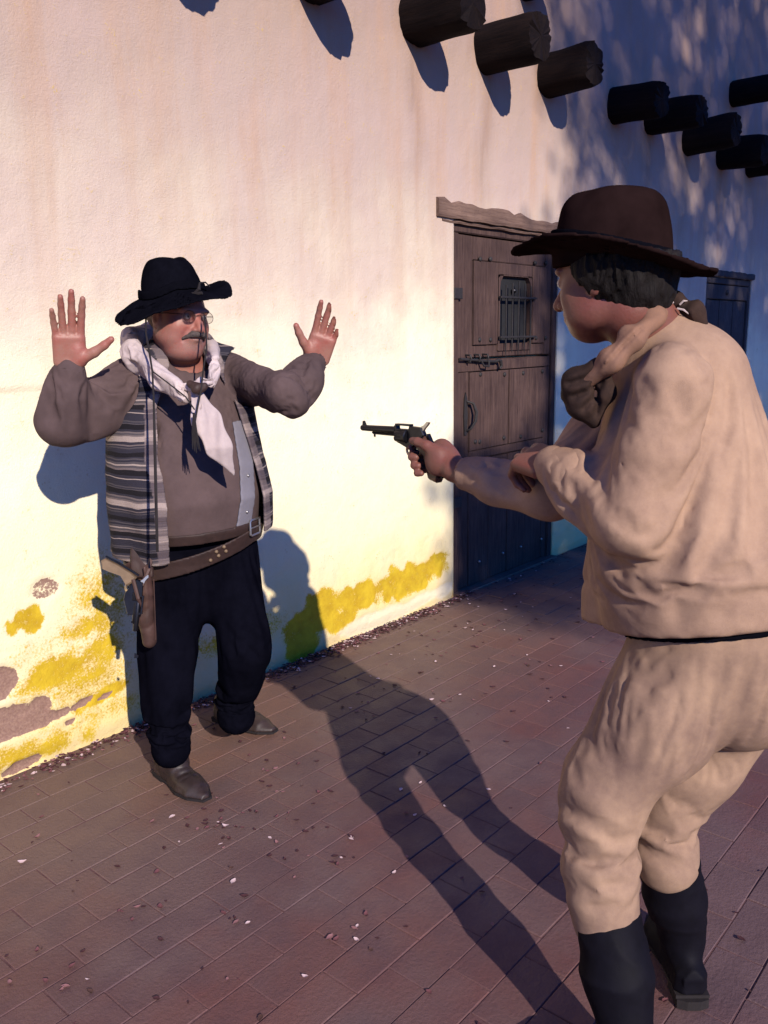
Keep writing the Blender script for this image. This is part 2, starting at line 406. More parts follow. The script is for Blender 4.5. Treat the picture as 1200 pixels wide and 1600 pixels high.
# ---- brick pavement
t = NT('mortar_sand').set(.95, .1); v = t.mapped()
t.l(t.ramp(t.noise(v, 25, 5), [(.3, (.075, .038, .040)), (.7, (.135, .074, .074))]), t.b.inputs['Base Color']); t.bump(t.noise(v, 200, 3), .5, .004)
PX0, PX1, PY0 = -1.2, 11.5, -5.2
pm = MB(); pm.box((PX0, PY0, -.03), (PX1, .0, -.0031))
pavement = tag(pm.build('pavement', t.m), kind='structure')
t = NT('paving_brick').set(.72, .35)
geo = t.n('ShaderNodeNewGeometry'); pos = geo.outputs['Position']; isl = geo.outputs['Random Per Island']
oi = t.n('ShaderNodeObjectInfo').outputs['Random']
rv = t.math('FRACT', t.math('ADD', isl, t.math('MULTIPLY', oi, 7.7)))
base = t.ramp(rv, [(0, (.104, .044, .043)), (.25, (.134, .052, .046)), (.5, (.112, .052, .050)), (.72, (.148, .064, .056)), (.9, (.086, .040, .043)), (1, (.130, .058, .056))])
big = t.noise(pos, 1.1, 5, .6); mid = t.noise(pos, 6, 6, .65); fine = t.noise(pos, 90, 4, .65)
c = t.mix(t.ramp(big, [(.44, 0.0), (.58, .8)]), base, (.125, .080, .080))
c = t.mix(t.math('MULTIPLY', t.ramp(mid, [(.45, 0.0), (.68, 1.0)]), .6), c, (.070, .038, .046))
c = t.mix(t.math('MULTIPLY', fine, .45), c, (.060, .034, .036))
sp = t.n('ShaderNodeSeparateXYZ'); t.l(pos, sp.inputs[0])
near = t.ramp(t.math('ADD', t.math('MULTIPLY', sp.outputs['Y'], 1.0), 1.5), [(.35, 0.0), (1.0, .55)])       # dust washed down beside the wall
c = t.mix(t.math('MULTIPLY', near, .6), c, (.17, .115, .075))
t.l(c, t.b.inputs['Base Color'])
t.l(t.ramp(mid, [(.3, .55), (.7, .85)]), t.b.inputs['Roughness'])
t.bump(t.math('ADD', t.math('MULTIPLY', fine, .9), t.math('MULTIPLY', mid, .8)), .5, .006)
M['brick'] = t.m
BL, BW, GAP = .232, .116, .0026
def brick_geo(x0, y0, x1, y1, zt, r):
    b = .0020; j = lambda s=.0012: r.uniform(-s, s)
    tz = [zt + r.uniform(-.0007, .0007) for _ in range(4)]
    xs = [(x0, y0), (x1, y0), (x1, y1), (x0, y1)]
    lo = [(x + j(), y + j(), -.02) for x, y in xs]
    mid_ = [(lo[i][0], lo[i][1], tz[i] - b) for i in range(4)]
    cx, cy = (x0 + x1) / 2, (y0 + y1) / 2
    top = [(lo[i][0] + (b if lo[i][0] < cx else -b), lo[i][1] + (b if lo[i][1] < cy else -b), tz[i]) for i in range(4)]
    f = [(8, 9, 10, 11)]
    for o_ in (0, 4):
        for i in range(4): f.append((o_+i, o_+(i+1) % 4, o_+4+(i+1) % 4, o_+4+i))
    return lo + mid_ + top, f
variants = []
for k in range(14):
    r_ = random.Random(k); vv, ff = brick_geo(-BL/2+GAP/2, -BW/2+GAP/2, BL/2-GAP/2, BW/2-GAP/2, r_.uniform(-.0022, .0007), r_)
    me = bpy.data.meshes.new('brick'); me.from_pydata(vv, [], ff); me.update(); me.materials.append(M['brick']); variants.append(me)
cells = []
row = 0; y = -BW/2 - .004
while y > PY0 + BW:
    x = PX0 + BL/2 + (BL/2 if row % 2 else 0) + rnd.uniform(-.018, .018)
    while x < PX1 - BL/2:
        d = np.array([x, y, 0]) - CAM; zc = d @ FW; s = 0
        if zc > .3:
            qx, qy = 600 + F_PX*(d @ RT)/zc, 800 - F_PX*(d @ UP)/zc
            if -60 < qx < 1260 and 780 < qy < 1680: s = 1 / zc
            hidden = (860 < qx < 1190 and 800 < qy < 1010)
            if hidden: s *= .3
        cells.append((s, x, y)); x += BL
    row += 1; y -= BW
cells.sort(reverse=True)
for (s, x, y) in cells[:300]:
    o = bpy.data.objects.new('brick', rnd.choice(variants)); col.objects.link(o); o.parent = pavement
    o.location = (x, y, 0); o.rotation_euler = (0, 0, rnd.uniform(-.006, .006) + (math.pi if rnd.random() < .5 else 0))
rest = MB()
for (s, x, y) in cells[300:]:
    vv, ff = brick_geo(x-BL/2+GAP/2, y-BW/2+GAP/2, x+BL/2-GAP/2, y+BW/2-GAP/2, rnd.uniform(-.0022, .0007), rnd); rest.add(vv, ff)
tag(rest.build('brick_field', M['brick'], pavement), kind='stuff')

# ---- adobe building: the long stuccoed front with its two plank doors and the ends of the roof beams
bld = tag(empty('adobe_building'), 'long stuccoed adobe building with stained cream wall, plank doors and jutting roof beams', 'building')
D1 = (3.885, 5.03, 2.10); D2 = (7.58, 8.76, 1.965)
def lines(segs, extra):
    L = set()
    for a, b, s in segs:
        k = a
        while k < b - 1e-6: L.add(round(k, 4)); k += s
    for e in extra: L = {q for q in L if abs(q - e) > .006}; L.add(round(e, 4))
    return np.array(sorted(L))
ul = lines([(-1.5, .9, .08), (.9, 4.2, .0105), (4.2, 6, .03), (6, 12.0, .06)], [-1.5, 12.0, D1[0], D1[1], D2[0], D2[1]])
zl = lines([(-.03, .8, .0105), (.8, 5.2, .035)], [-.03, 5.2, D1[2], D2[2], 1.335, 1.327, 1.345, 1.36])
U2, Z2 = np.meshgrid(ul, zl, indexing='ij'); N2 = U2.size
G = np.stack([U2.ravel(), np.zeros(N2), Z2.ravel()], 1)
def fbm(X, s, seed=0, oct_=4):
    r = 0; a = .5
    for k in range(oct_): r = r + a * vnoise(X * s * 2**k, seed + k); a *= .5
    return r / (1 - .5**oct_)
def blob(px, py, ru, rz, wob=.35, tilt=0.0, freq=14, seed=3, soft=4.0):
    """0..1 mask of a ragged patch centred where (px, py) meets the wall"""
    u0, z0 = WP(px, py); du = G[:, 0] - u0; dz = G[:, 2] - z0 - tilt * du
    q = np.sqrt((du/ru)**2 + (dz/rz)**2) + wob * (fbm(G, freq, seed) * 2 - 1) * 1.6
    return np.clip((1.12 - q) * soft, 0, 1)
peel = np.maximum.reduce([blob(-35, 1150, .28, .06, .30, .10), blob(50, 1132, .17, .028, .22, .02, 18, 5), blob(128, 1100, .045, .014, .3, .25, 22, 8),
    blob(165, 1088, .03, .010, .3, .2, 30, 9), blob(110, 1128, .02, .010, .3), blob(35, 1198, .07, .022, .3, .1),
    blob(72, 920, .055, .040, .12, 0, 14, 4) * .55, blob(-20, 1075, .10, .07, .4, .2, 10, 2)])
ochre = np.maximum.reduce([blob(125, 1060, .36, .22, .30, 0, 9, 21, .9) * .74, blob(160, 950, .17, .28, .4, 0, 9, 22, .9) * .66, blob(90, 1050, .22, .07, .5, .1, 12, 63, 1.6) * .9, blob(140, 975, .10, .06, .5, 0, 16, 64, 1.6) * .8, blob(170, 1110, .20, .07, .4, 0, 9, 23, 1.2) * .6, blob(150, 1020, .14, .08, .5, 0, 14, 61, 2) * .75, blob(165, 1085, .12, .03, .5, .2, 20, 62),
    blob(30, 1185, .30, .06, .5, 0, 16, 24, 1.6) * .8, blob(35, 975, .06, .035, .6, 0, 26, 25) * .9, blob(52, 968, .03, .05, .5, 0, 26, 31),
    blob(505, 965, .25, .12, .50, .05, 11, 26, 3), blob(560, 935, .20, .09, .55, .08, 13, 27, 3), blob(640, 903, .34, .095, .50, .03, 11, 28, 3), blob(470, 1000, .12, .10, .3, 0, 10, 29),
    blob(330, 1010, .5, .10, .6, 0, 6, 33, 1) * .6])
soot = 0*G[:, 0]
for _u in (2.06, 2.83, 3.54, 4.15, 4.80, 5.70, 6.28, 6.98, 7.72, 1.35):
    _w = .075 + .05*fbm(G, 9, 90); _k = np.clip(1 - np.abs(G[:, 0] - _u - .03*np.sin(G[:, 2]*9 + _u*5)) / _w, 0, 1) * np.clip((G[:, 2] - 2.25 - .35*math.sin(_u*7)) / .5, 0, 1) * np.clip((3.15 - G[:, 2]) / .1, 0, 1)
    soot = np.maximum(soot, np.maximum(_k * .55, .8*np.clip(1.25 - np.hypot(G[:, 0] - _u, G[:, 2] - 2.99) / .15 - .5*(fbm(G, 24, 95) - .5), 0, 1)))
bare = np.maximum.reduce([blob(640, 950, .42, .045, .35, .09, 8, 41), blob(590, 968, .25, .045, .35, 0, 8, 42)])
ochre = ochre * (1 - bare * .95)
wave = (fbm(G, 1.6, 50) - .5) * .030 + (fbm(G, 7, 60) - .5) * .010 + (fbm(G, 26, 70) - .5) * .0035
chip = fbm(G, 38, 80); pit = np.clip((chip - .68) * 9, 0, 1) * np.clip((.75 - G[:, 2]) * 2, 0, 1)
ledge = np.where((G[:, 2] < 1.34) & (G[:, 0] < 1.62 + .05 * np.sin(G[:, 0]*40)), .006, 0) * np.clip((1.62 - G[:, 0]) * 8, 0, 1) * np.clip((G[:, 2] - .9) * 3, 0, 1)
edge = np.minimum.reduce([np.hypot(np.maximum(np.abs(G[:, 0]-(a+b)/2)-(b-a)/2, 0), np.maximum(G[:, 2]-c_, 0)) for a, b, c_ in (D1, D2)])
wave *= np.clip(edge * 6, .15, 1)
round_ = .014 * np.clip(1 - edge / .03, 0, 1) ** 2
G[:, 1] = -wave + peel * .011 + ochre * .003 + bare * .004 + pit * .005 + ledge + round_ + .012 * np.clip((.05 - G[:, 2]) * 20, 0, 1)
nu, nz = U2.shape
I2 = np.arange(N2).reshape(nu, nz); Q = np.stack([I2[:-1, :-1], I2[1:, :-1], I2[1:, 1:], I2[:-1, 1:]], -1)
uc = ((ul[:-1] + ul[1:]) / 2)[:, None] + 0 * zl[None, 1:]; zc_ = ((zl[:-1] + zl[1:]) / 2)[None] + 0 * ul[1:, None]
hole = np.zeros_like(uc, bool)
for a, b, c_ in (D1, D2): hole |= (uc > a) & (uc < b) & (zc_ < c_)
Q = Q[~hole].reshape(-1, 4)
wme = np_mesh('wall', G, Q)
for nme, arr in (('peel', peel), ('ochre', ochre), ('bare', bare), ('pit', pit), ('soot', soot)):
    a_ = wme.attributes.new(nme, 'FLOAT', 'POINT'); a_.data.foreach_set('value', arr.astype(np.float32))
t = NT('old_stucco').set(.93, .12); pos = t.n('ShaderNodeNewGeometry').outputs['Position']
sp = t.n('ShaderNodeSeparateXYZ'); t.l(pos, sp.inputs[0]); Z = sp.outputs['Z']
mp = t.n('ShaderNodeMapping'); mp.inputs['Scale'].default_value = (1, 1, .10); t.l(pos, mp.inputs['Vector']); streak = t.noise(mp.outputs[0], 5.5, 6, .65, .25)
streak2 = t.noise(mp.outputs[0], 17, 4, .6)
cloud = t.noise(pos, 1.5, 6, .62); fine = t.noise(pos, 110, 5, .7); grain = t.noise(pos, 420, 2, .6); mid = t.noise(pos, 12, 5, .62)
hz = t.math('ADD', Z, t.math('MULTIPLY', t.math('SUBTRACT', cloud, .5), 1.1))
base = t.ramp(t.math('DIVIDE', hz, 4.0), [(.02, (.66, .52, .25)), (.12, (.74, .64, .40)), (.25, (.78, .72, .52)), (.35, (.72, .65, .48)), (.45, (.54, .445, .35)), (.58, (.40, .305, .255)), (.78, (.30, .21, .18))])  # stained foot, cream, pinkish top; brightness by height also paints in glare
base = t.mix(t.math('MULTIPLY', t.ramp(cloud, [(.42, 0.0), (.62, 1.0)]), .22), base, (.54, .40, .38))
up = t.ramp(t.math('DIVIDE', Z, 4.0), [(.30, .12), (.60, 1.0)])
base = t.mix(t.math('MULTIPLY', t.ramp(streak, [(.47, 0.0), (.70, .55)]), up), base, (.40, .24, .15))
base = t.mix(t.math('MULTIPLY', t.ramp(streak2, [(.56, 0.0), (.72, .25)]), up), base, (.42, .27, .19))
base = t.mix(t.ramp(mid, [(.60, 0.0), (.74, .14)]), base, (.42, .31, .26))
base = t.mix(t.math('MULTIPLY', t.attr('ochre'), .55), base, (.66, .50, .15))
oc = t.math('ADD', t.attr('ochre'), t.math('ADD', t.math('MULTIPLY', t.math('SUBTRACT', fine, .5), 2.1), t.math('MULTIPLY', t.math('SUBTRACT', mid, .5), 1.3)))
base = t.mix(t.ramp(oc, [(.28, 0.0), (.74, 1.0)]), base, t.mix(t.ramp(mid, [(.35, 0.0), (.62, 1.0)]), (.38, .235, .014), (.50, .345, .022)))
base = t.mix(t.math('MULTIPLY', t.attr('soot'), t.ramp(streak2, [(.35, .35), (.6, .85)])), base, (.21, .12, .075))
base = t.mix(t.math('MULTIPLY', t.attr('bare'), .6), base, (.68, .62, .48))
sp_ = t.math('MULTIPLY', t.ramp(fine, [(.66, 0.0), (.72, .8)]), t.ramp(Z, [(.1, 1.0), (.9, .12)]))
base = t.mix(sp_, base, (.25, .13, .06))
pl = t.math('ADD', t.attr('peel'), t.math('ADD', t.math('MULTIPLY', t.math('SUBTRACT', mid, .5), .6), t.math('MULTIPLY', t.math('SUBTRACT', fine, .5), .7)))
base = t.mix(t.ramp(pl, [(.42, 0.0), (.52, 1.0)]), base, t.mix(t.ramp(fine, [(.4, 0.0), (.6, 1.0)]), (.20, .115, .095), (.27, .17, .13)))
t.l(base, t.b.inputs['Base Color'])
t.bump(t.math('ADD', t.math('ADD', t.math('MULTIPLY', fine, 1.0), t.math('MULTIPLY', mid, 1.6)), t.math('MULTIPLY', grain, .45)), .55, .006)
M['stucco'] = t.m
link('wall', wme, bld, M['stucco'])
M['old_wood'] = None
def wood(name, c1, c2, grain=(9, 9, .5), rough=.8, dark=.45):
    t = NT(name).set(rough, .08); r_ = t.n('ShaderNodeObjectInfo').outputs['Random']
    cmb = t.n('ShaderNodeCombineXYZ'); t.l(t.math('MULTIPLY', r_, 9.0), cmb.inputs[0]); va = t.n('ShaderNodeVectorMath', operation='ADD')
    t.l(t.mapped(grain), va.inputs[0]); t.l(cmb.outputs[0], va.inputs[1]); v = va.outputs[0]
    g = t.noise(v, 9, 7, .68, .6); k = t.noise(t.mapped(), 4, 4, .6); g2 = t.noise(v, 34, 3, .6)
    c = t.ramp(g, [(.30, c2), (.70, c1)]); c = t.mix(t.math('MULTIPLY', t.ramp(k, [(.35, 0.0), (.7, 1.0)]), dark), c, tuple(x * .45 for x in c2))
    c = t.mix(t.ramp(g2, [(.62, 0.0), (.72, .6)]), c, tuple(x * .3 for x in c2))
    t.l(c, t.b.inputs['Base Color']); t.bump(t.math('ADD', g, t.math('MULTIPLY', g2, .6)), .55, .006); return t.m
M['door'] = wood('weathered_door_wood', (.108, .066, .055), (.040, .024, .024))
M['door2'] = wood('grey_door_wood', (.10, .085, .085), (.045, .038, .042))
M['lintel'] = wood('weathered_lintel', (.21, .135, .105), (.10, .06, .05), (.5, 9, 9))
M['beam'] = wood('dark_log', (.014, .008, .007), (.004, .003, .004), (9, .6, 9))
sh = MB()
sh.box((-1.5, .13, -.03), (12, 5, 5.2))                                             # the mass of the house behind its front skin
for a, b in ((-1.5, D1[0]), (D1[0], D1[1]), (D1[1], D2[0]), (D2[0], D2[1]), (D2[1], 12)):   # top of the wall
    sh.add([(a, -.03, 5.2), (b, -.03, 5.2), (b, .13, 5.2), (a, .13, 5.2)], [(0, 1, 2, 3)])
for a, b, c_ in (D1, D2):                                                           # reveals
    sh.add([(a, .013, -.03), (a, .13, -.03), (a, .13, c_), (a, .013, c_)], [(0, 1, 2, 3)])
    sh.add([(b, .013, -.03), (b, .13, -.03), (b, .13, c_), (b, .013, c_)], [(3, 2, 1, 0)])
    sh.add([(a, .013, c_), (b, .013, c_), (b, .13, c_), (a, .13, c_)], [(3, 2, 1, 0)])
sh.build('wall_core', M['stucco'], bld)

def log(u, z, length, r, mat, tilt=0.0, seed=0, sq=.0):
    """a roof beam end: rough log along -Y from inside the wall"""
    rr = random.Random(seed); n = 40; m = 9; v = []; f = []
    ph = [rr.uniform(-1, 1) for _ in range(8)]
    ys = [.10] + [-length * i / (m - 2) for i in range(m - 1)]
    for i, y_ in enumerate(ys):
        for k in range(n):
            a = 2 * math.pi * k / n
            q = r * (1 + .055 * math.sin(2*a + ph[0]*3) + .035 * math.sin(3*a + ph[1]*3 + y_*3) + .05 * mn.noise((math.cos(a)*2, math.sin(a)*2, y_*6 + seed*3.3)) - .07 * max(0, mn.noise((math.cos(a)*6, math.sin(a)*6, seed*1.7)) - .15))
            q *= 1 + sq * (abs(math.cos(2*a)) - .5) * -.12
            if i == m - 1: q *= .93
            v.append((u + math.cos(a) * q, y_ + (rr.uniform(-.010, .010) if i == m-1 else 0), z + math.sin(a) * q + y_ * tilt))
    for i in range(m - 1):
        for k in range(n): f.append((i*n+k, (i+1)*n+k, (i+1)*n+(k+1) % n, i*n+(k+1) % n))
    v.append((u, -length - .004, z - length*tilt)); c_ = len(v) - 1
    for k in range(n): f.append(((m-1)*n+k, c_, (m-1)*n+(k+1) % n))
    mb = MB(); mb.add(v, f); mb.build('roof_beam', mat, bld, True)
beams = [(2.06, 3.00, .33, .122), (2.83, 3.00, .33, .120), (3.54, 2.99, .34, .122), (4.15, 2.99, .34, .120), (4.80, 2.99, .31, .118), (5.70, 2.985, .33, .122),
         (6.28, 3.00, .37, .118), (6.98, 2.97, .37, .125), (7.72, 2.96, .36, .125), (8.45, 2.98, .36, .12), (9.2, 2.98, .36, .12), (1.35, 3.0, .36, .12), (.6, 3.0, .36, .12), (-.1, 3., .36, .12)]
for i, (u, z, L_, r_) in enumerate(beams): log(u, z, L_, r_, M['beam'], rnd.uniform(-.05, .05), i, .6)
for i, (u, z) in enumerate(((4.55, 3.43), (7.90, 3.47), (1.5, 3.43))): log(u, z, .34, .105, M['beam'], .02, 40 + i, .6)

# lintel: adzed timber with a ragged upper edge
def ragged_bar(mb, u0, u1, z0, z1, y0, y1, seed, n=26, amp=.018, slope=0.0):
    rr = random.Random(seed); v = []; f = []
    for i in range(n + 1):
        k = i / n; u = u0 + (u1 - u0) * k
        zt = z1 + slope * k + rr.uniform(-amp, amp * .4); zb = z0 + rr.uniform(-.003, .003); yy = y0 + rr.uniform(-.004, .004)
        v += [(u, yy + .004, zb), (u, yy, zb + .012), (u, yy, zt - .010), (u, yy + .010, zt), (u, y1, zt), (u, y1, zb)]
    for i in range(n):
        for j in range(6): f.append((i*6+j, (i+1)*6+j, (i+1)*6+(j+1) % 6, i*6+(j+1) % 6))
    f.append(tuple(range(5, -1, -1))); f.append(tuple(n*6 + j for j in range(6))); mb.add(v, f)
mb = MB(); ragged_bar(mb, 3.71, 5.32, D1[2] + .002, 2.20, -.022, .10, 5, slope=-.03); mb.build('lintel', M['lintel'], bld)
mb = MB(); ragged_bar(mb, 3.76, 5.28, D1[2] - .018, D1[2] - .001, -.006, .02, 6, 20, .002); mb.build('lintel_trim', M['lintel'], bld)

def door(name, D, yf, mat, detail, lab=None):
    a, b, h_ = D
    f_ = MB(); j = .055
    root = empty(name, ((a+b)/2, yf + .03, 0)); root.parent = bld
    root.location = ((a+b)/2, yf + .03, 0)
    def piece(nm, lo, hi, bev=.004, m_=None, jit=.0012):
        MB().box(lo, hi, bev, jit, rnd).build(nm, m_ or mat, root)
    # frame: two jambs and a head, butted
    piece('jamb', (a + .003, yf - .012, 0), (a + j, .125, h_ - .06), .006)
    piece('jamb', (b - j, yf - .012, 0), (b - .003, .125, h_ - .06), .006)
    piece('head', (a + .003, yf - .010, h_ - .058), (b - .003, .125, h_ - .003), .006)
    return root, piece
# ---- near door: a Dutch door with studs, a barred wicket, a bolt and a pull
YF = .030
d1, piece = door('door', D1, YF, M['door'], True)
def dz(px, py): return WP(px, py, -YF)
x0, x1 = D1[0] + .058, D1[1] - .058; W_ = x1 - x0
zm = dz(760, 560)[1]                                                                # joint of the two leaves
ztop = D1[2] - .062
# backing boards of the two leaves (set back), rails and stiles proud of them
piece('leaf_board', (x0, YF + .030, .012), (x1, YF + .07, zm - .004), .002)
piece('leaf_board', (x0, YF + .030, zm + .004), (x1, YF + .07, ztop), .002)
st = .15
piece('stile', (x0 + .001, YF + .004, zm + .006), (x0 + st, YF + .029, ztop - .002))
piece('stile', (x1 - .075, YF + .004, zm + .006), (x1 - .001, YF + .029, ztop - .002))
piece('rail', (x0 + st + .003, YF + .006, ztop - .13), (x1 - .078, YF + .029, ztop - .002))
piece('rail', (x0 + st + .003, YF + .008, zm + .008), (x1 - .078, YF + .029, zm + .075))
# raised vertical planks of the upper leaf, with the wicket between them
pu0, pu1 = x0 + st + .006, x1 - .081; zl0, zl1 = zm + .079, ztop - .134
wk0, wk1 = dz(781, 480)[0], dz(829, 480)[0]; wz0, wz1 = dz(800, 541)[1], dz(800, 446)[1]
piece('plank', (pu0, YF - .006, zl0), (pu0 + (wk0 - pu0) * .52, YF + .029, zl1))
piece('plank', (pu0 + (wk0 - pu0) * .52 + .004, YF - .004, zl0), (wk0 - .022, YF + .029, zl1))
piece('plank', (wk1 + .020, YF - .005, zl0), (wk1 + .020 + (pu1 - wk1 - .02) * .52, YF + .029, zl1))
piece('plank', (wk1 + .024 + (pu1 - wk1 - .02) * .52, YF - .003, zl0), (pu1, YF + .029, zl1))
piece('plank', (wk0 - .018, YF - .004, zl0), (wk1 + .016, YF + .029, wz0 - .02))
piece('plank', (wk0 - .018, YF - .003, wz1 + .055), (wk1 + .016, YF + .029, zl1))
arch = MB(); ua, ub, r_ = wk0, wk1, (wk1 - wk0) / 2                                  # arched wicket: surround and dark opening
pts = [(ua - .016, wz0 - .016), (ub + .014, wz0 - .016), (ub + .014, wz1 + .052), (ua - .016, wz1 + .052)]
arc = [(ub, wz0), (ub, wz1 - .02)] + [((ua+ub)/2 + r_ * math.cos(q), wz1 - .02 + r_ * .75 * math.sin(q)) for q in np.linspace(.3, math.pi - .3, 7)] + [(ua, wz1 - .02), (ua, wz0)]
n_ = len(arc)
outer = []
for (u_, z_) in arc:
    cu, cz = (ua+ub)/2, (wz0+wz1)/2 + .02; k = max(abs(u_-cu)/((ub-ua)/2 + .001), abs(z_-cz)/((wz1-wz0)/2 + .05), .3)
    du_, dz_ = (u_-cu)/k, (z_-cz)/k; outer.append((min(max(cu + du_*1.3, ua-.016), ub+.014), min(max(cz + dz_*1.05, wz0-.016), wz1+.052)))
v = [(u_, YF - .001, z_) for u_, z_ in arc] + [(u_, YF + .028, z_) for u_, z_ in arc] + [(u_, YF - .001, z_) for u_, z_ in outer]
f = []
for i in range(n_):
    k = (i + 1) % n_; f += [(i, k, n_+k, n_+i), (i, 2*n_+i, 2*n_+k, k)]
arch.add(v, f); arch.build('wicket_frame', M['door'], d1)
MB().box((ua - .01, YF + .0285, wz0 - .01), (ub + .008, YF + .0298, wz1 + .045)).build('wicket_back', simple('wicket_dark', (.012, .012, .014), .9), d1)  # thin dark sheet standing in for the open wicket
gb = (ub - ua)
for k in range(5):
    u_ = ua + gb * (.10 + .2 * k)
    mb = MB(); mb.tube([(u_, YF - .022, wz0 - .050 + .012 * (k % 2)), (u_, YF - .022, wz0 + .02), (u_, YF - .022, wz1 + .0 + .012 * (2 - abs(k - 2)))], [.0018, .0052, .0052], 6); mb.build('grille_bar', M['iron'], d1)
for z_ in (wz0 + .055, wz0 + (wz1 - wz0) * .80):
    mb = MB(); mb.box((ua - .028, YF - .030, z_ - .006), (ub + .028, YF - .014, z_ + .006), .002); mb.tube([(ua - .02, YF - .02, z_), (ua - .02, YF + .02, z_)], .005, 6)
    mb.tube([(ub + .02, YF - .02, z_), (ub + .02, YF + .02, z_)], .005, 6); mb.build('grille_bar', M['iron'], d1)
MB().ball(((ua+ub)/2 - .005, YF + .012, wz1 - .03), .016, 10, 6).build('peephole', M['gunmetal'], d1)
# lower leaf
ledge_z = dz(760, 703)[1]
piece('rail', (x0 + .001, YF + .002, zm - .070), (x1 - .001, YF + .029, zm - .008))
piece('stile', (x0 + .001, YF + .004, .014), (x0 + .115, YF + .029, zm - .073))
piece('stile', (x1 - .06, YF + .004, .014), (x1 - .001, YF + .029, zm - .073))
lu0, lu1 = x0 + .118, x1 - .063
for k in range(4):
    a_, b_ = lu0 + (lu1-lu0) * k / 4, lu0 + (lu1-lu0) * (k+1) / 4
    piece('plank', (a_ + .0025, YF - .006 + .003 * (k % 2), ledge_z + .012), (b_ - .0025 - (.008 if k == 1 else 0), YF + .029, zm - .075))
piece('rail', (lu0 + .002, YF - .004, ledge_z - .045), (lu1 - .002, YF + .029, ledge_z + .008), .008)
for k in range(4):
    a_, b_ = lu0 + (lu1-lu0) * k / 4, lu0 + (lu1-lu0) * (k+1) / 4
    piece('plank', (a_ + .0025, YF + .002 + .003 * (k % 2), .014), (b_ - .0025, YF + .029, ledge_z - .049))
def stud(px, py, m_='iron', r_=.014, off=.0):
    u_, z_ = dz(px, py); MB().ball((u_, YF - .006 + off, z_), (r_, .010, r_), 10, 6).build('stud', M[m_], d1, True)
for q in ((749, 405), (765, 405), (748, 531), (765, 531), (835, 411), (852, 411), (836, 528), (851, 528), (749, 585), (787, 585), (816, 583), (846, 580), (741, 690), (748, 690), (786, 684), (812, 682), (846, 672)): stud(*q)
for q in ((748, 877), (785, 864), (813, 854), (845, 842)): stud(*q, 'steel', .008, .004)
# sliding bolt with its curled end, staples
u_, z_ = dz(714, 561); ue, ze = dz(775, 566)
mb = MB(); mb.tube([(u_, YF - .022, z_), (ue - .03, YF - .022, ze + .004)], .008, 8); mb.tube([(ue - .045, YF - .022, ze + .005), (ue - .02, YF - .028, ze + .014), (ue + .005, YF - .03, ze + .006), (ue + .012, YF - .03, ze - .022), (ue - .006, YF - .03, ze - .038)], [.008, .010, .011, .010, .006], 8); mb.build('bolt', M['iron'], d1, True)
for k in (.22, .45, .66):
    uu = u_ + (ue - u_) * k; mb = MB(); mb.tube([(uu, YF + .01, z_ - .02), (uu, YF - .03, z_ - .018), (uu, YF - .036, z_ + .002), (uu, YF - .03, z_ + .018), (uu, YF + .01, z_ + .02)], .006, 6); mb.build('bolt_staple', M['iron'], d1)
mb = MB(); mb.tube([(u_ + (ue-u_)*.5, YF - .03, z_ - .015), (u_ + (ue-u_)*.55, YF - .034, z_ - .045), (u_ + (ue-u_)*.68, YF - .034, z_ - .05), (u_ + (ue-u_)*.7, YF - .03, z_ - .018)], .006, 6); mb.build('padlock_hasp', M['iron'], d1)
# drop handle: forged loop with plate
uh, zh = dz(727, 650); mb = MB(); pl_ = [(uh - .012, zh - .11), (uh + .012, zh - .11), (uh + .018, zh), (uh + .012, zh + .10), (uh, zh + .135), (uh - .012, zh + .10), (uh - .018, zh)]
mb.prism([(a_ - uh, b_ - zh) for a_, b_ in pl_], np.array([uh, YF - .002, zh]), A(1, 0, 0), A(0, 0, 1), A(0, 1, 0), .006); mb.build('handle_plate', M['iron'], d1)
mb = MB(); mb.tube([(uh + .005, YF - .004, zh + .085), (uh + .03, YF - .035, zh + .07), (uh + .046, YF - .046, zh + .02), (uh + .040, YF - .044, zh - .03), (uh + .012, YF - .03, zh - .075), (uh + .004, YF - .004, zh - .085)], [.006, .008, .010, .009, .007, .005], 8); mb.build('handle', M['iron'], d1, True)
for k in (0, 1):
    uu, zz = D1[0] + .03, (1.72, .55)[k]; MB().box((uu - .028, YF - .022, zz - .03), (uu + .05, YF - .013, zz + .03), .003).build('hinge', M['iron'], d1)
piece('threshold', (D1[0] + .004, -.03, -.006), (D1[1] - .004, .12, .011), .004, M['lintel'])
# ---- far door, plain planks
d2, piece = door('door', D2, .03, M['door2'], False)
a, b, h_ = D2
piece('leaf_board', (a + .058, .062, .01), (b - .058, .10, h_ - .062), .002)
n_ = 6
for k in range(n_):
    w_ = (b - a - .12) / n_
    piece('plank', (a + .06 + w_*k + .003, .032 + .004 * (k % 2), .012), (a + .06 + w_*(k+1) - .003, .061, h_ - .20))
piece('rail', (a + .06, .022, h_ - .19), (b - .06, .061, h_ - .066))
MB().ball((a + .55, .02, h_ - .13), (.03, .015, .025), 8, 5).build('stud', M['iron'], d2)
mb = MB(); ragged_bar(mb, D2[0] - .02, D2[1] + .03, D2[2] + .002, D2[2] + .06, -.008, .10, 9, 18, .006); mb.build('lintel', M['door2'], bld)

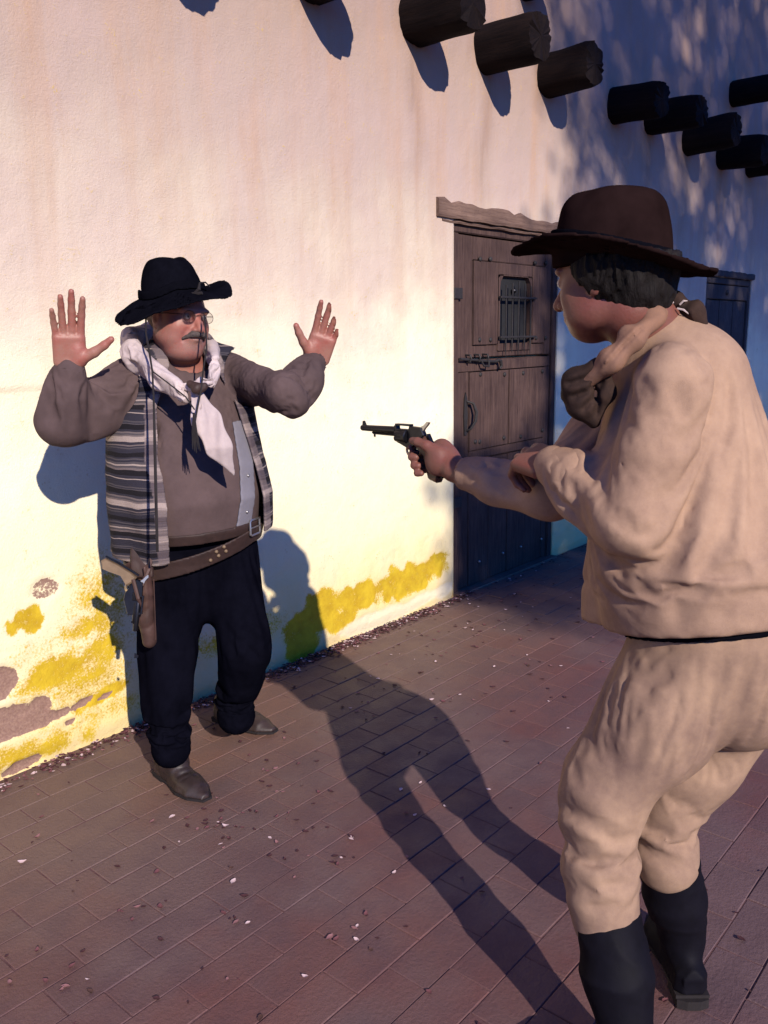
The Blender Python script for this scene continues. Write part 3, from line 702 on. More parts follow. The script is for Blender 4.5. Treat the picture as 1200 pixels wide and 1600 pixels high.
# =================================================================== PEOPLE
def frame(fw, pitch=0.0, roll=0.0):
    """rows: right, forward, up of a body whose face looks along fw (pitch > 0 looks up)"""
    f = nrm(A(fw[0], fw[1], 0)); u = A(0, 0, 1); r = np.cross(f, u)
    f2 = f * math.cos(pitch) + u * math.sin(pitch); u2 = -f * math.sin(pitch) + u * math.cos(pitch)
    r2 = r * math.cos(roll) + u2 * math.sin(roll); u3 = -r * math.sin(roll) + u2 * math.cos(roll)
    return np.stack([r2, f2, u3])
def hand_pose(wrist, fdir, palm, right, curl=(.2, .2, .25, .3), spread=1.0, thumb=(.9, .35), size=1.0):
    """joints of an open hand: fdir along the fingers, palm = way the palm looks; side = thumb side"""
    z = nrm(fdir); y = nrm(palm - z * np.dot(palm, z)); x = np.cross(z, y) * (1 if right else -1)
    # x points to the thumb side: right hand, fingers up, palm to the viewer -> thumb on the hand's own inner side
    wrist = np.asarray(wrist, float); S = size
    def pt(a, b, c): return wrist + (x * a + y * b + z * c) * S
    out = dict(palm=(pt(0, 0, .045), np.stack([x, y, z]), S), fingers=[])
    base = [(.029, 0, .090), (.009, -.002, .094), (-.012, -.002, .090), (-.030, 0, .080)]
    ln = [(.044, .026, .021), (.049, .030, .022), (.045, .028, .022), (.035, .021, .019)]
    rr = [(.0098, .0090, .0082, .0070), (.0100, .0092, .0084, .0072), (.0095, .0088, .0080, .0068), (.0085, .0078, .0070, .0060)]
    for k in range(4):
        a0 = (.16, .04, -.07, -.20)[k] * spread; p = pt(*base[k]); pts = [pt(base[k][0]*.75, base[k][1], .055), p]; cu = 0
        for j in range(3):
            cu += curl[k] * (1.0, 1.25, .9)[j]
            dr = (x * math.sin(a0) + z * math.cos(a0)) * math.cos(cu) + y * math.sin(cu); p = p + dr * ln[k][j] * S; pts.append(p)
        out['fingers'].append((pts, [r * S for r in ((rr[k][0]*1.05,) + rr[k])]))
    t0 = pt(.018, .006, .018); d1 = nrm(x * math.sin(thumb[0]) + z * math.cos(thumb[0]) + y * thumb[1]); d2 = nrm(d1 + x * .10 + z * .22)
    t1 = t0 + d1 * .048 * S; t2 = t1 + d2 * .032 * S; t3 = t2 + nrm(d2 + z * .12) * .024 * S
    out['thumb'] = ([t0, t1, t2, t3], [.0155*S, .0125*S, .0105*S, .0085*S]); out['thenar'] = (pt(.020, .008, .032), S)
    out['wrist'] = wrist; return out
def hand_d(X, H):
    c, Mx, S = H['palm']
    d = rbox(X, c, A(.040, .0135, .043) * S, .012 * S, Mx)
    d = smin(d, ell(X, H['thenar'][0], A(.018, .014, .030) * S, Mx), .012)
    for pts, r_ in H['fingers']: d = smin(d, chain(X, pts, r_, .004), .0035)
    d = smin(d, chain(X, *H['thumb'], .006), .009)
    return d
def head_d(X, c, Mx, fat=0.0, s=1.0):
    q = ((X - c) @ Mx.T) / s; ax = np.stack([np.abs(q[:, 0]), q[:, 1], q[:, 2]], 1)
    d = ell(q, (0, -.012, .025), (.075, .098, .092))                     # skull
    d = smin(d, ell(q, (0, .034, -.030), (.062 + fat*.3, .058, .078)), .03)     # face
    d = smin(d, ell(q, (0, .046, -.084), (.036 + fat*.5, .034, .026)), .03)     # chin
    d = smin(d, ell(ax, (.046 + fat*.4, .018, -.062), (.026, .045, .034)), .025)  # jaw corner
    d = smin(d, ell(ax, (.040 + fat*.3, .052, -.030), (.022, .022, .022)), .02)  # cheek
    d = smin(d, ell(ax, (.026, .078, .020), (.030, .014, .010)), .012)     # brow
    d = smax(d, -ell(ax, (.032, .092, .001), (.019, .015, .011)), .008)    # eye hollow
    d = smin(d, ell(ax, (.032, .076, .000), (.0145, .0125, .0120)), .004)  # lids
    d = smin(d, rc(q, (0, .084, .008), (0, .110, -.034), .0085, .0125), .010)   # nose
    d = smin(d, ell(ax, (.0125, .097, -.038), (.0085, .010, .0075)), .006)
    d = smin(d, ell(q, (0, .082, -.060), (.026, .014, .018)), .012)        # mouth mound
    d = smin(d, rc(ax, (0, .096, -.0565), (.020, .086, -.058), .0042, .0030), .004)
    d = smin(d, rc(ax, (0, .0945, -.0675), (.018, .085, -.066), .0055, .0035), .004)
    d = d + .0045 * np.exp(-((q[:, 2]+.0620)/.0022)**2 - (q[:, 0]/.023)**4) * (q[:, 1] > .05)
    d = d + .0030 * np.exp(-((ax[:, 0] - .036 - .25*(-.05-q[:, 2]))/.004)**2) * ((q[:, 2] < -.035) & (q[:, 2] > -.075) & (q[:, 1] > .04))
    e = ell(ax, (.077, -.008, -.012), (.008, .019, .031)); e = smax(e, -ell(ax, (.086, .000, -.008), (.007, .010, .018)), .004)
    d = smin(d, e, .007); return d * s
FINE = 1.0

# ------------------------------------------------------------------ the man with his hands up
A0 = np.array([1.70, -.50, 0.0])
manA = tag(empty('person', A0), 'heavyset man in black hat, striped vest and cream neckerchief holding both hands up', 'person')
LA = frame((-.20, -.98))                     # rows: his right, forward, up
def LB(x, y, z): return A0 + LA[0] * x + LA[1] * y + A(0, 0, z)
def toA(X): return (X - A0) @ LA.T
cA = np.array([.015, 0, 0])
TA = [(.70, .01, -.01, .185, .150), (.80, .012, .0, .200, .170), (.90, .015, .025, .214, .190), (1.00, .022, .040, .228, .200), (1.10, .026, .035, .228, .190), (1.20, .02, .015, .214, .165),
      (1.30, 0, -.005, .190, .140), (1.38, 0, -.015, .150, .105), (1.44, 0, -.01, .085, .075), (1.49, 0, .0, .06, .06)]
shR, shL = LB(.175, -.01, 1.375), LB(-.180, -.01, 1.385)
elR, elL = P(96, 640, 2.50), P(447, 612, 2.60)
wrR, wrL = P(110, 574, 2.42), P(492, 566, 2.72)
hpR, knR, anR = LB(.09, .0, .80), P(266, 1000, 2.86), P(266, 1150, 2.88)
hpL, knL, anL = LB(-.10, .0, .80), P(382, 985, 2.90), P(368, 1098, 3.06)
hcA = P(279, 494, 2.66); MHA = frame((.02, -1.0), rad(-4), rad(4))
hndR = hand_pose(wrR, P(104, 470, 2.34) - wrR, CAM - wrR + A(.1, -.2, 0), True, (.12, .08, .12, .16), .50, (1.0, .25), 1.12)
hndL = hand_pose(wrL, P(517, 492, 2.66) - wrL, CAM - wrL + A(.2, 0, 0), False, (.12, .10, .14, .20), .70, (.8, .3), 1.08)
def torsoA(X, g=0.0):
    q = toA(X); d = loft(q, TA) - g
    d = smin(d, rc(q, (.165, -.01, 1.365), (.06, -.02, 1.41), .070 + g, .06 + g), .05); d = smin(d, rc(q, (-.165, -.01, 1.375), (-.06, -.02, 1.41), .070 + g, .06 + g), .05)
    return d
def bodyA(X):
    d = torsoA(X, -.028); d = smin(d, rc(X, LB(0, 0, 1.40), hcA + MHA[2]*-.06 - MHA[1]*.02, .062, .064), .03)
    d = smin(d, head_d(X, hcA, MHA, .022, 1.0), .02)
    d = smin(d, ell(X, hcA + MHA[1]*.030 - MHA[2]*.108, (.058, .055, .034), MHA), .025)         # double chin
    for s, e, w in ((shR, elR, wrR), (shL, elL, wrL)): d = smin(d, chain(X, [s, e, w], [.050, .042, .027], .02), .02)
    for H in (hndR, hndL): d = smin(d, hand_d(X, H), .010)
    for h_, k, a in ((hpR, knR, anR), (hpL, knL, anL)): d = smin(d, chain(X, [h_, k, a], [.075, .045, .030], .03), .03)
    return d
def bounds(pts, m): p = np.array(pts); return p.min(0) - m, p.max(0) + m
bodyobjA = sculpt('body', bodyA, *bounds([hcA, anR, anL, wrR, wrL, elR, elL, LB(.2, .2, 1), LB(-.2, -.2, 1), LB(-.2, .2, 1)], .14) if False else
       (np.minimum.reduce([elR, wrR, anL, LB(.25, .25, .1), LB(-.25, .25, .1), hndR['fingers'][1][0][-1]]) - .12, np.maximum.reduce([elL, wrL, hcA, hndL['fingers'][1][0][-1], LB(-.25, -.25, 1)]) + .16),
       h=.0042 / FINE, mat=M['skin'], parent=manA)
for s in (-1, 1):
    c = hcA + MHA.T @ A(s*.032, .0795, .0005); mb = MB(); mb.ball(c, .0105, 12, 8); e = mb.build('eye', M['eyewhite'], manA, True)
    mb = MB(); mb.ball(c + MHA[1]*.0066, .0050, 10, 6); mb.build('iris', M['iris'], e, True)

# sweater: sleeves pushed up on raised forearms, belly hanging over the belt
def sweaterA(X):
    q = toA(X); d = torsoA(X, .006)
    d = np.maximum(d, .865 + .05 * q[:, 0] - q[:, 2])
    nx = LB(0, .03, 1.435); d = smax(d, -ell(X, nx, (.075, .08, .05), LA), .012)
    fr = wrR + (elR - wrR) * .08; fl = wrL + (elL - wrL) * .10
    a = chain(X, [shR, shR * .4 + elR * .6, elR, elR * .45 + fr * .55, fr], [.080, .068, .063, .056, .044], .03)
    b = chain(X, [shL, shL * .4 + elL * .6, elL, elL * .4 + fl * .6, fl], [.078, .062, .060, .056, .043], .03)
    for e_, f_ in ((elR, fr), (elL, fl)): pass
    w = -(ridge(X @ A([1,.2,.3],[.1,1,.2],[.4,.1,1]) * A(8, 8, 12), 3) - .35) * .009 - (ridge(X * A(18, 14, 26), 9) - .35) * .0035
    d = smin(d, a, .03); d = smin(d, b, .03)
    d = d + creases(X, [(LB(.11, .17, 1.36), LB(.0, .20, 1.31), .006, .004), (LB(.0, .20, 1.31), LB(-.1, .17, 1.36), .006, .004)])
    return d
def AB(pts, m): p = np.array(pts); return p.min(0) - m, p.max(0) + m
armsA = [elR, wrR, elL, wrL, LB(.24, .26, .9), LB(-.24, .26, .9), LB(.24, -.24, 1.45), LB(-.24, -.24, 1.45)]
def pinW(W):
    q = toA(W); e = lambda p, r_: np.clip(1.6 - np.linalg.norm(W - p, axis=1) / r_, 0, 1)
    return np.maximum.reduce([e(wrR, .045), e(wrL, .045), np.clip((.16 - np.abs(q[:, 0] - .0)) / .03, 0, 1) * .93, np.clip((1.18 - q[:, 2]) / .04, 0, 1)])
garment('sweater', sweaterA, *AB(armsA, .10), M['sweater'], manA, pinW, .14, .0105, .026, .6)
# knitted cuffs
for (w, e) in ((wrR, elR), (wrL, elL)):
    ax = nrm(e - w); p0 = w + ax * .004
    sculpt('cuff', lambda X: smax(chain(X, [p0, p0 + ax * .050], [.040, .046]), -(rc(X, p0 - ax*.09, p0 + ax * .004, .036, .034)), .006) + .0012 * np.sin(np.arctan2((X-p0) @ nrm(np.cross(ax, (0, 0, 1))), (X-p0)[:, 2]) * 26), *AB([p0, p0 + ax*.05], .06), .004, M['sweater'], manA)
# grey undershirt flap showing beside the sweater, with two buttons
def placket(X):
    q = toA(X); d = np.abs(torsoA(X, .010)) - .004
    return np.maximum.reduce([d, np.abs(q[:, 0] + .085 + .12*(q[:, 2] - 1.0)) - .034, 0.90 - q[:, 2], q[:, 2] - 1.24, -q[:, 1]])
pk = sculpt('undershirt', placket, LB(-.2, .3, .98) - A(.2, .2, .12), LB(-.05, 0, 1.2) + A(.2, .3, .1), .005, M['undershirt'], manA)
def on_torso(x, z, g):
    lo_, hi_ = 0.0, .45
    for _ in range(24):
        m_ = (lo_ + hi_) / 2
        if torsoA(LB(x, m_, z)[None], g)[0] < 0: lo_ = m_
        else: hi_ = m_
    return LB(x, lo_, z)
for z_ in (.955, 1.07): MB().ball(on_torso(-.085 - .12*(z_-1.0), z_, .015), .0055, 8, 6).build('button', M['steel'], pk, True)

# striped serape vest
t = NT('serape_stripes').set(.95, .1); v = t.co('Object'); sp = t.n('ShaderNodeSeparateXYZ'); t.l(v, sp.inputs[0])
wob = t.noise(v, 7, 2, .5)
zz = t.math('ADD', sp.outputs['Z'], t.math('MULTIPLY', t.math('SUBTRACT', wob, .5), .030))
ph = t.math('FRACT', t.math('MULTIPLY', zz, 1 / .192))
dk, bl, gy, lt_, mg = (.008, .007, .010), (.026, .024, .036), (.070, .060, .068), (.33, .26, .235), (.14, .11, .11)
st_ = [(0, dk), (.07, bl), (.13, gy), (.15, bl), (.17, mg), (.19, bl), (.23, lt_), (.31, mg), (.335, gy), (.36, mg), (.385, bl), (.42, dk), (.50, gy), (.515, bl), (.53, gy), (.55, bl), (.66, lt_), (.675, bl), (.72, dk), (.80, mg), (.83, gy), (.86, lt_), (.885, gy), (.92, bl), (.95, gy), (.975, bl)]
c = t.ramp(ph, st_[:16], 'CONSTANT'); c2_ = t.ramp(ph, [(0, dk)] + st_[16:], 'CONSTANT')
c = t.mix(t.math('GREATER_THAN', ph, .66), c, c2_)
e_ = t.attr('edge'); c = t.mix(t.math('MULTIPLY', e_, .72), c, t.mix(t.ramp(t.math('FRACT', t.math('MULTIPLY', zz, 1 / .105)), [(0, 0.0), (.3, .5), (.5, 1.0), (.7, .25)], 'CONSTANT'), (.12, .09, .10), (.36, .28, .265)))
th = t.noise(v, 330, 2, .7); thz = t.noise(t.mapped((3, 3, 260)), 1, 2, .6)
c = t.mix(t.math('MULTIPLY', th, .45), c, tuple(x * .3 for x in gy)); t.l(c, t.b.inputs['Base Color'])
t.bump(t.math('ADD', th, t.math('MULTIPLY', thz, 1.5)), .45, .004); M['serape'] = t.m
def opening(q):
    """signed distance to the front opening of the vest (negative inside)"""
    xl = np.interp(q[:, 2], [.8, .95, 1.15, 1.30, 1.42], [.170, .185, .185, .150, .085])       # his right edge
    xr = np.interp(q[:, 2], [.8, .95, 1.15, 1.30, 1.42], [-.165, -.150, -.125, -.105, -.060])  # his left edge
    return np.maximum(np.maximum(q[:, 0] - xl, xr - q[:, 0]), -q[:, 1])
def vestA(X):
    q = toA(X); flare = np.clip(1.12 - q[:, 2], 0, .4) * .10
    base = torsoA(X, .022) - flare
    base = base + .007 * (np.sin(np.arctan2(q[:, 0], q[:, 1]) * 11 + 3 * vnoise(q * 3, 5)) * np.clip(1.15 - q[:, 2], 0, .3) * 3.2) + .005 * (ridge(q * A(6, 6, 3.5), 12) - .4)
    d = np.abs(base) - .0055
    hem = np.where(q[:, 0] > 0, .825, .865) + .012 * np.sin(q[:, 0] * 22)
    d = smax(d, hem - q[:, 2], .006); d = smax(d, -opening(q), .006)
    d = smax(d, -rc(X, shR + A(0, 0, -.005), shR + nrm(elR - shR) * .4, .088, .088), .008)
    d = smax(d, -rc(X, shL + A(0, 0, -.005), shL + nrm(elL - shL) * .4, .086, .086), .008)
    d = smax(d, -ell(X, LB(0, .02, 1.46), (.085, .085, .055), LA), .01); return d
vo = sculpt('vest', vestA, *AB([LB(.28, .3, .8), LB(-.28, .3, .8), LB(.28, -.28, 1.48), LB(-.28, -.28, 1.48)], .03), .0052, M['serape'], manA)
VV = np.array([v.co[:] for v in vo.data.vertices]) + A0; ed = np.clip(1.5 - np.abs(opening(toA(VV)) - .0) / .020, 0, 1) * (toA(VV)[:, 1] > .02)
ed = np.where(opening(toA(VV)) < .034, 1.0, 0.0) * (toA(VV)[:, 1] > .02)
a_ = vo.data.attributes.new('edge', 'FLOAT', 'POINT'); a_.data.foreach_set('value', ed.astype(np.float32))

# trousers
def trousA(X):
    q = toA(X); d = loft(q, [(.60, 0, -.01, .14, .11), (.68, 0, -.01, .185, .14), (.80, 0, .0, .198, .165), (.90, 0, .01, .205, .175), (.945, 0, .01, .20, .17)]) + .004
    lr = chain(X, [hpR + A(.0, 0, -.02), knR, anR + A(0, 0, .03), anR + A(0, 0, -.045)], [.118, .086, .068, .066], .03)
    ll = chain(X, [hpL + A(.0, 0, -.02), knL, anL + A(0, 0, .03), anL + A(0, 0, -.05)], [.120, .092, .070, .068], .03)
    w = -(ridge(X * A(8, 8, 10), 21) - .35) * .010 - (ridge(X * A(17, 17, 24), 22) - .35) * .004
    d = smin(d, lr, .035); d = smin(d, ll, .035)
    return d
def pinK(W):
    e = lambda p, r_: np.clip(1.6 - np.linalg.norm(W - p, axis=1) / r_, 0, 1)
    return np.maximum.reduce([e(anR + A(0, 0, -.05), .06), e(anL + A(0, 0, -.05), .06), np.clip((W[:, 2] - .78) / .04, 0, 1)])
garment('trousers', trousA, *AB([knR, anR, anL, knL, LB(.2, .2, .95), LB(-.2, -.2, .95), LB(-.2, .2, .95), LB(.2, -.2, .95)], .14), M['black_denim'], manA, pinK, .11, .0125)

# boots
def boot(name, ank, foot, fdir, mat, parent, tall=.12, s=1.0, r_top=.052, h=.0045):
    """ank: ankle centre, foot: point on the ground below the ankle, fdir: toe direction"""
    f = nrm(A(fdir[0], fdir[1], 0)); r_ = np.cross(f, (0, 0, 1)); Mx = np.stack([r_, f, A(0, 0, 1)])
    up_ = nrm(ank - foot); top = foot + up_ * tall
    def fn(X):
        q = (X - foot) @ Mx.T / s
        sole_w = np.interp(q[:, 1], [-.085, -.07, .03, .09, .14, .185], [.020, .034, .034, .047, .040, .010])
        foot_h = np.interp(q[:, 1], [-.085, -.05, .02, .08, .14, .19], [.085, .10, .092, .062, .047, .026])
        d = np.maximum(np.abs(q[:, 0]) - sole_w, np.maximum(q[:, 2] - foot_h, .020 - q[:, 2])); 
        k = np.sqrt((q[:, 0] / (sole_w + .004))**2 + (np.maximum(q[:, 2] - .018, 0) / (foot_h - .012))**2)
        d = np.maximum.reduce([(k - 1) * sole_w * .9, .018 - q[:, 2], np.abs(q[:, 1] - .05) - .138])
        d = smin(d, rc(X, foot + A(0, 0, .075*s), top, .043*s, r_top), .03)
        d = d + .0035 * (ridge(X * A(26, 26, 46), 31) - .35) + creases(X, [(foot + f*.075*s + r_*.05 + A(0, 0, .07), foot + f*.085*s - r_*.05 + A(0, 0, .07), .006, .004), (foot + f*.095*s + r_*.05 + A(0, 0, .06), foot + f*.105*s - r_*.05 + A(0, 0, .06), .005, .003)])
        return smax(d, (X - top) @ up_ - .0, .004)
    o = sculpt(name, fn, *AB([foot - f*.1*s, foot + f*.2*s, top], .075), h, mat, parent)
    mb = MB(); poly = [(-.036, -.085), (-.037, .02), (-.050, .09), (-.044, .14), (-.022, .190), (.010, .192), (.040, .145), (.050, .09), (.037, .02), (.036, -.085)]
    mb.prism([(a*s, b*s) for a, b in poly], foot + A(0, 0, .0165*s), r_, f, A(0, 0, 1), .008*s)
    mb.prism([(a*s*.95, b*s) for a, b in [(-.034, -.086), (-.035, -.028), (.035, -.028), (.034, -.086), (.015, -.094), (-.015, -.094)]], foot + A(0, 0, .0065*s), r_, f, A(0, 0, 1), .0125*s)
    mb.build('sole', M['cord'], o); return o
fR = A(1.560, -.490, 0); fL = A(1.985, -.30, 0)
boot('boot', anR, fR, (-.12, -1.0), M['boot_brown'], manA, .16, 1.08, .056)
boot('boot', anL, fL, (.12, -1.0), M['boot_brown'], manA, .17, 1.08, .056)

# belts: trouser belt with buckle, wide slung holster belt with studs
def band(g, zc_fn, hw, th, x0=-9, x1=9, ymin=-9):
    def fn(X):
        q = toA(X); d = np.abs(torsoA(X, g)) - th; d = np.maximum(d, np.abs(q[:, 2] - zc_fn(q)) - hw)
        return np.maximum.reduce([d, q[:, 0] - x1, x0 - q[:, 0], ymin - q[:, 1]])
    return fn
bb = AB([LB(.28, .3, .75), LB(-.28, -.3, .97), LB(-.28, .3, .8), LB(.28, -.3, .8)], .03)
b1 = sculpt('belt', band(.014, lambda q: .893 - .04*q[:, 0], .019, .004), *bb, .0042, M['leather'], manA)
bcl = on_torso(-.115, .897, .019); n_b = nrm(bcl - LB(0, 0, .9)); tx = nrm(np.cross((0, 0, 1), n_b)); mb = MB(); W2, H2 = .030, .025
lp = [bcl + tx*a*W2 + A(0, 0, b*H2) + n_b*.006 for a, b in ((-1, -.8), (-.8, -1), (.8, -1), (1, -.8), (1, .8), (.8, 1), (-.8, 1), (-1, .8), (-1, -.8))]
mb.tube(lp, .0036, 6); mb.tube([bcl + tx*W2 + n_b*.008, bcl - tx*W2*.9 + n_b*.008], .0028, 6); mb.build('buckle', M['steel'], b1, True)
b2 = sculpt('gun_belt', band(.022, lambda q: .862 - .28*np.clip(q[:, 0] + .1, -.02, .4), .030, .0045), *bb, .0045, M['leather'], manA)
for (sx, sz) in ((.055, .0), (.030, .005), (.006, .010), (.040, .024), (.016, .030)):
    zc0 = .862 - .28*(sx+.1); MB().ball(on_torso(sx - .01, zc0 + sz - .006, .027), .0062, 8, 6).build('stud', M['bone'], b2, True)

# holster on his right hip
hs0, hs1 = P(214, 880, 2.62), P(236, 1015, 2.70)
hd = nrm(hs1 - hs0)
def hol(X):
    d = chain(X, [hs0 + hd*.02, hs0 + hd*.10, hs1 - hd*.03], [.040, .034, .022], .01)
    q = (X - hs0) @ nrm(np.cross(hd, RT)); d = np.maximum(d, np.abs(q) - .026); d = smax(d, -rc(X, hs0 - hd*.06, hs0 + hd*.03, .036, .030), .006)
    return d + .004 * (ridge(X * 22, 35) - .4)
ho = sculpt('holster', hol, *AB([hs0, hs1], .07), .0042, M['holster'], manA)
mb = MB(); s0 = P(240, 855, 2.63); mb.tube([s0, P(232, 890, 2.60), P(222, 915, 2.585)], [.008, .007, .006], 6); mb.tube([P(208, 905, 2.57), P(216, 935, 2.575), P(224, 955, 2.60)], [.006, .006, .003], 6)
mb.tube([P(240, 905, 2.63), P(242, 960, 2.66), P(243, 1000, 2.68)], [.002, .002, .002], 5); mb.build('tie_strap', M['holster'], ho)
sculpt('belt_loop', lambda X: rbox(X, P(222, 878, 2.64), (.036, .012, .050), .008, np.stack([RT, FW, UP])) + .002 * (ridge(X*30, 5) - .4), *AB([P(222, 878, 2.64)], .08), .005, M['leather'], ho)

# neckerchief: rolled folds round the neck, knot ring, hanging tail
nk = P(306, 606, 2.47)
def scarfA(X):
    ringc = [P(204, 526, 2.74), P(206, 546, 2.62), P(236, 572, 2.54), P(272, 594, 2.48), P(306, 607, 2.46)]
    d = chain(X, ringc, [.031, .035, .033, .025, .016], .02)
    d = smin(d, chain(X, [P(310, 606, 2.46), P(330, 585, 2.51), P(337, 562, 2.60), P(330, 540, 2.74)], [.015, .019, .020, .024], .02), .010)
    d = smin(d, chain(X, [P(204, 526, 2.74), P(235, 520, 2.86), P(290, 525, 2.88), P(330, 540, 2.76)], [.034, .034, .034, .026], .02), .02)
    # lengthwise pleats that follow the roll
    ln = [(ringc[0], .050), (ringc[4], .02)]
    s = 0
    for (o1, o2, w, dp) in ((-18, -8, .0055, .016), (-3, -2, .005, .016), (12, 4, .0055, .016), (24, 9, .005, .012), (-10, -5, .003, -.008), (5, 1, .003, -.008)):
        a = P(222, 537 + o1, 2.56); b = P(262, 578 + o1*.8, 2.50); c_ = P(302, 603 + o2, 2.445); s = s + creases(X, [(a, b, w*1.6, dp), (b, c_, w*1.4, dp)])
    s = s + creases(X, [(P(318, 600, 2.45), P(326, 560, 2.54), .006, .010), (P(313, 598, 2.45), P(316, 560, 2.54), .005, .010)])
    s = folds(X, [([(196, 548), (228, 578), (265, 600), (300, 612)], 2.52, 3.6, .013), ([(200, 532), (225, 556), (262, 584), (302, 606)], 2.52, 3.6, .014), ([(214, 528), (242, 556), (272, 578), (304, 602)], 2.52, 3.2, .012), ([(190, 560), (220, 590), (250, 603)], 2.55, 3.4, .009),
        ([(340, 555), (332, 580), (316, 602)], 2.53, 3.2, .011), ([(327, 548), (325, 575), (312, 600)], 2.53, 3.0, .010), ([(187, 540), (200, 525), (215, 520)], 2.66, 3.5, .009)])
    return d + s - .003 * (ridge(X * A(14, 14, 20), 41) - .4)
def pinN(W):
    e = lambda p, r_: np.clip(1.6 - np.linalg.norm(W - p, axis=1) / r_, 0, 1)
    return np.maximum.reduce([e(P(306, 607, 2.46), .03), e(P(290, 525, 2.88), .10), .05 + 0*W[:, 0]])
sc = garment('neckerchief', scarfA, *AB([P(205, 520, 2.78), P(322, 535, 2.5), P(300, 515, 2.9), P(308, 630, 2.45)], .08), M['scarf'], manA, pinN, .16, .0058, .011, .10)
def tailA(X):
    tip = P(366, 742, 2.53); a = P(306, 612, 2.46); m1 = P(322, 655, 2.455); m2 = P(343, 700, 2.475)
    d = chain(X, [a, m1, m2, tip], [.016, .040, .036, .004], .02)
    n_ = nrm(CAM - m1 + A(.2, -.3, 0)); q = (X - m1) @ n_ + .0; q = q - np.interp(X[:, 2], [tip[2], m2[2], m1[2], a[2]], [0, 0, 0, 0])
    mid = np.stack([np.interp(X[:, 2], [tip[2], m2[2], m1[2], a[2]], [t_[k] for t_ in (tip, m2, m1, a)]) for k in range(3)], 1)
    q = (X - mid) @ n_; d = smax(d, np.abs(q + .006*np.sin((X @ RT) * 110)) - .007, .005)
    return d + creases(X, [(P(318, 622, 2.45), P(335, 680, 2.455), .005, .010), (P(312, 625, 2.45), P(316, 660, 2.45), .004, .008)])
sculpt('neckerchief_tail', tailA, *AB([P(306, 612, 2.46), P(366, 742, 2.55), P(322, 655, 2.455)], .06), .0038, M['scarf'], sc)
sculpt('knot_ring', lambda X: chain(X, [P(298, 600, 2.445), P(308, 607, 2.432), P(319, 604, 2.44)], [.012, .015, .012], .01) + .003*(ridge(X*40, 3)-.4), *AB([P(308, 606, 2.44)], .04), .003, M['leather'], sc)
# stampede cord from the hat, tassel
mb = MB()
mb.tube([P(228, 488, 2.55), P(228, 520, 2.50), P(233, 548, 2.46), P(238, 580, 2.44), P(240, 620, 2.42), P(242, 700, 2.37), P(244, 790, 2.36), P(246, 862, 2.40)], [.0028, .0028, .0034, .003, .003, .0045, .0045, .004], 6)
mb.tube([P(319, 492, 2.545), P(322, 520, 2.50), P(323, 545, 2.46), P(318, 575, 2.44), P(314, 610, 2.42), P(308, 640, 2.415), P(304, 665, 2.41)], .0026, 6)
mb.tube([P(238, 580, 2.445), P(262, 598, 2.43), P(290, 620, 2.42), P(304, 640, 2.415)], .0020, 6)
mb.build('chin_cord', M['cord'], manA, True)
mb = MB()
for k in range(5): mb.tube([P(303, 645, 2.41), P(304 + k*1.5 - 3, 675, 2.405), P(306 + k*3 - 5, 702 + (k % 3)*3, 2.40)], [.003, .003, .0012], 5)
mb.build('tassel', M['cord'], manA)

# moustache, grizzled goatee, sideburn hair
def HP(x, y, z): return hcA + MHA.T @ A(x, y, z)
def min_(X, L):
    d = None
    for pts, r_ in L:
        e = chain(X, pts, r_, .004); d = e if d is None else smin(d, e, .005)
    return d
M['mous'] = simple('dark_moustache', (.060, .045, .042), .85, .4, 140, .7, .004)
sculpt('moustache', lambda X: min_(X, [([HP(0, .104, -.048), HP(.020, .097, -.051), HP(.040, .078, -.066)], [.0090, .0085, .004]), ([HP(0, .104, -.048), HP(-.020, .097, -.051), HP(-.040, .078, -.066)], [.0090, .0085, .004])]) + .0035*(vnoise(X*260, 3)-.5),
       *AB([HP(.040, .09, -.06), HP(-.040, .1, -.04)], .03), .0022, M['mous'], manA)
def goat(X):
    q = (X - hcA) @ MHA.T; d = np.abs(head_d(X, hcA, MHA, .022, 1.0) ) - .0022
    return smax(d, ell(q, (0, .080, -.094), (.036, .05, .022)), .004) + .004*(vnoise(X*220, 8)-.5)
_b = bodyobjA.data; VB = np.zeros(len(_b.vertices)*3, np.float32); _b.vertices.foreach_get('co', VB); VB = (VB.reshape(-1, 3) + A0 - hcA) @ MHA.T
sb = np.clip((-.030 - VB[:, 2] + .25*np.clip(.05 - VB[:, 1], -.02, .02)) / .014, 0, 1) * np.clip((VB[:, 2] + .150) / .02, 0, 1) * np.clip((VB[:, 1] + .01) / .02, 0, 1) * (np.abs(VB[:, 0]) < .11)
sb *= .55 + .45*np.clip(1.3 - np.abs(VB[:, 0]) / .035, 0, 1)
_a = _b.attributes.new('stubble', 'FLOAT', 'POINT'); _a.data.foreach_set('value', (sb*.7).astype(np.float32))
def hairA(X):
    q = (X - hcA) @ MHA.T; d = ell(q, (0, -.022, .020), (.083, .100, .090)); d = smax(d, q[:, 1] - .030 + np.clip(-q[:, 2], 0, .1)*.9, .01); d = smax(d, -.060 - q[:, 2], .01)
    ax = np.stack([np.abs(q[:, 0]), q[:, 1], q[:, 2]], 1); d = smax(d, -ell(ax, (.082, -.005, -.012), (.02, .026, .034)), .004)
    return d + .006*(ridge(X*A(90, 90, 30), 8)-.4)
sculpt('hair', hairA, *AB([hcA], .14), .004, M['greyhair'], manA)
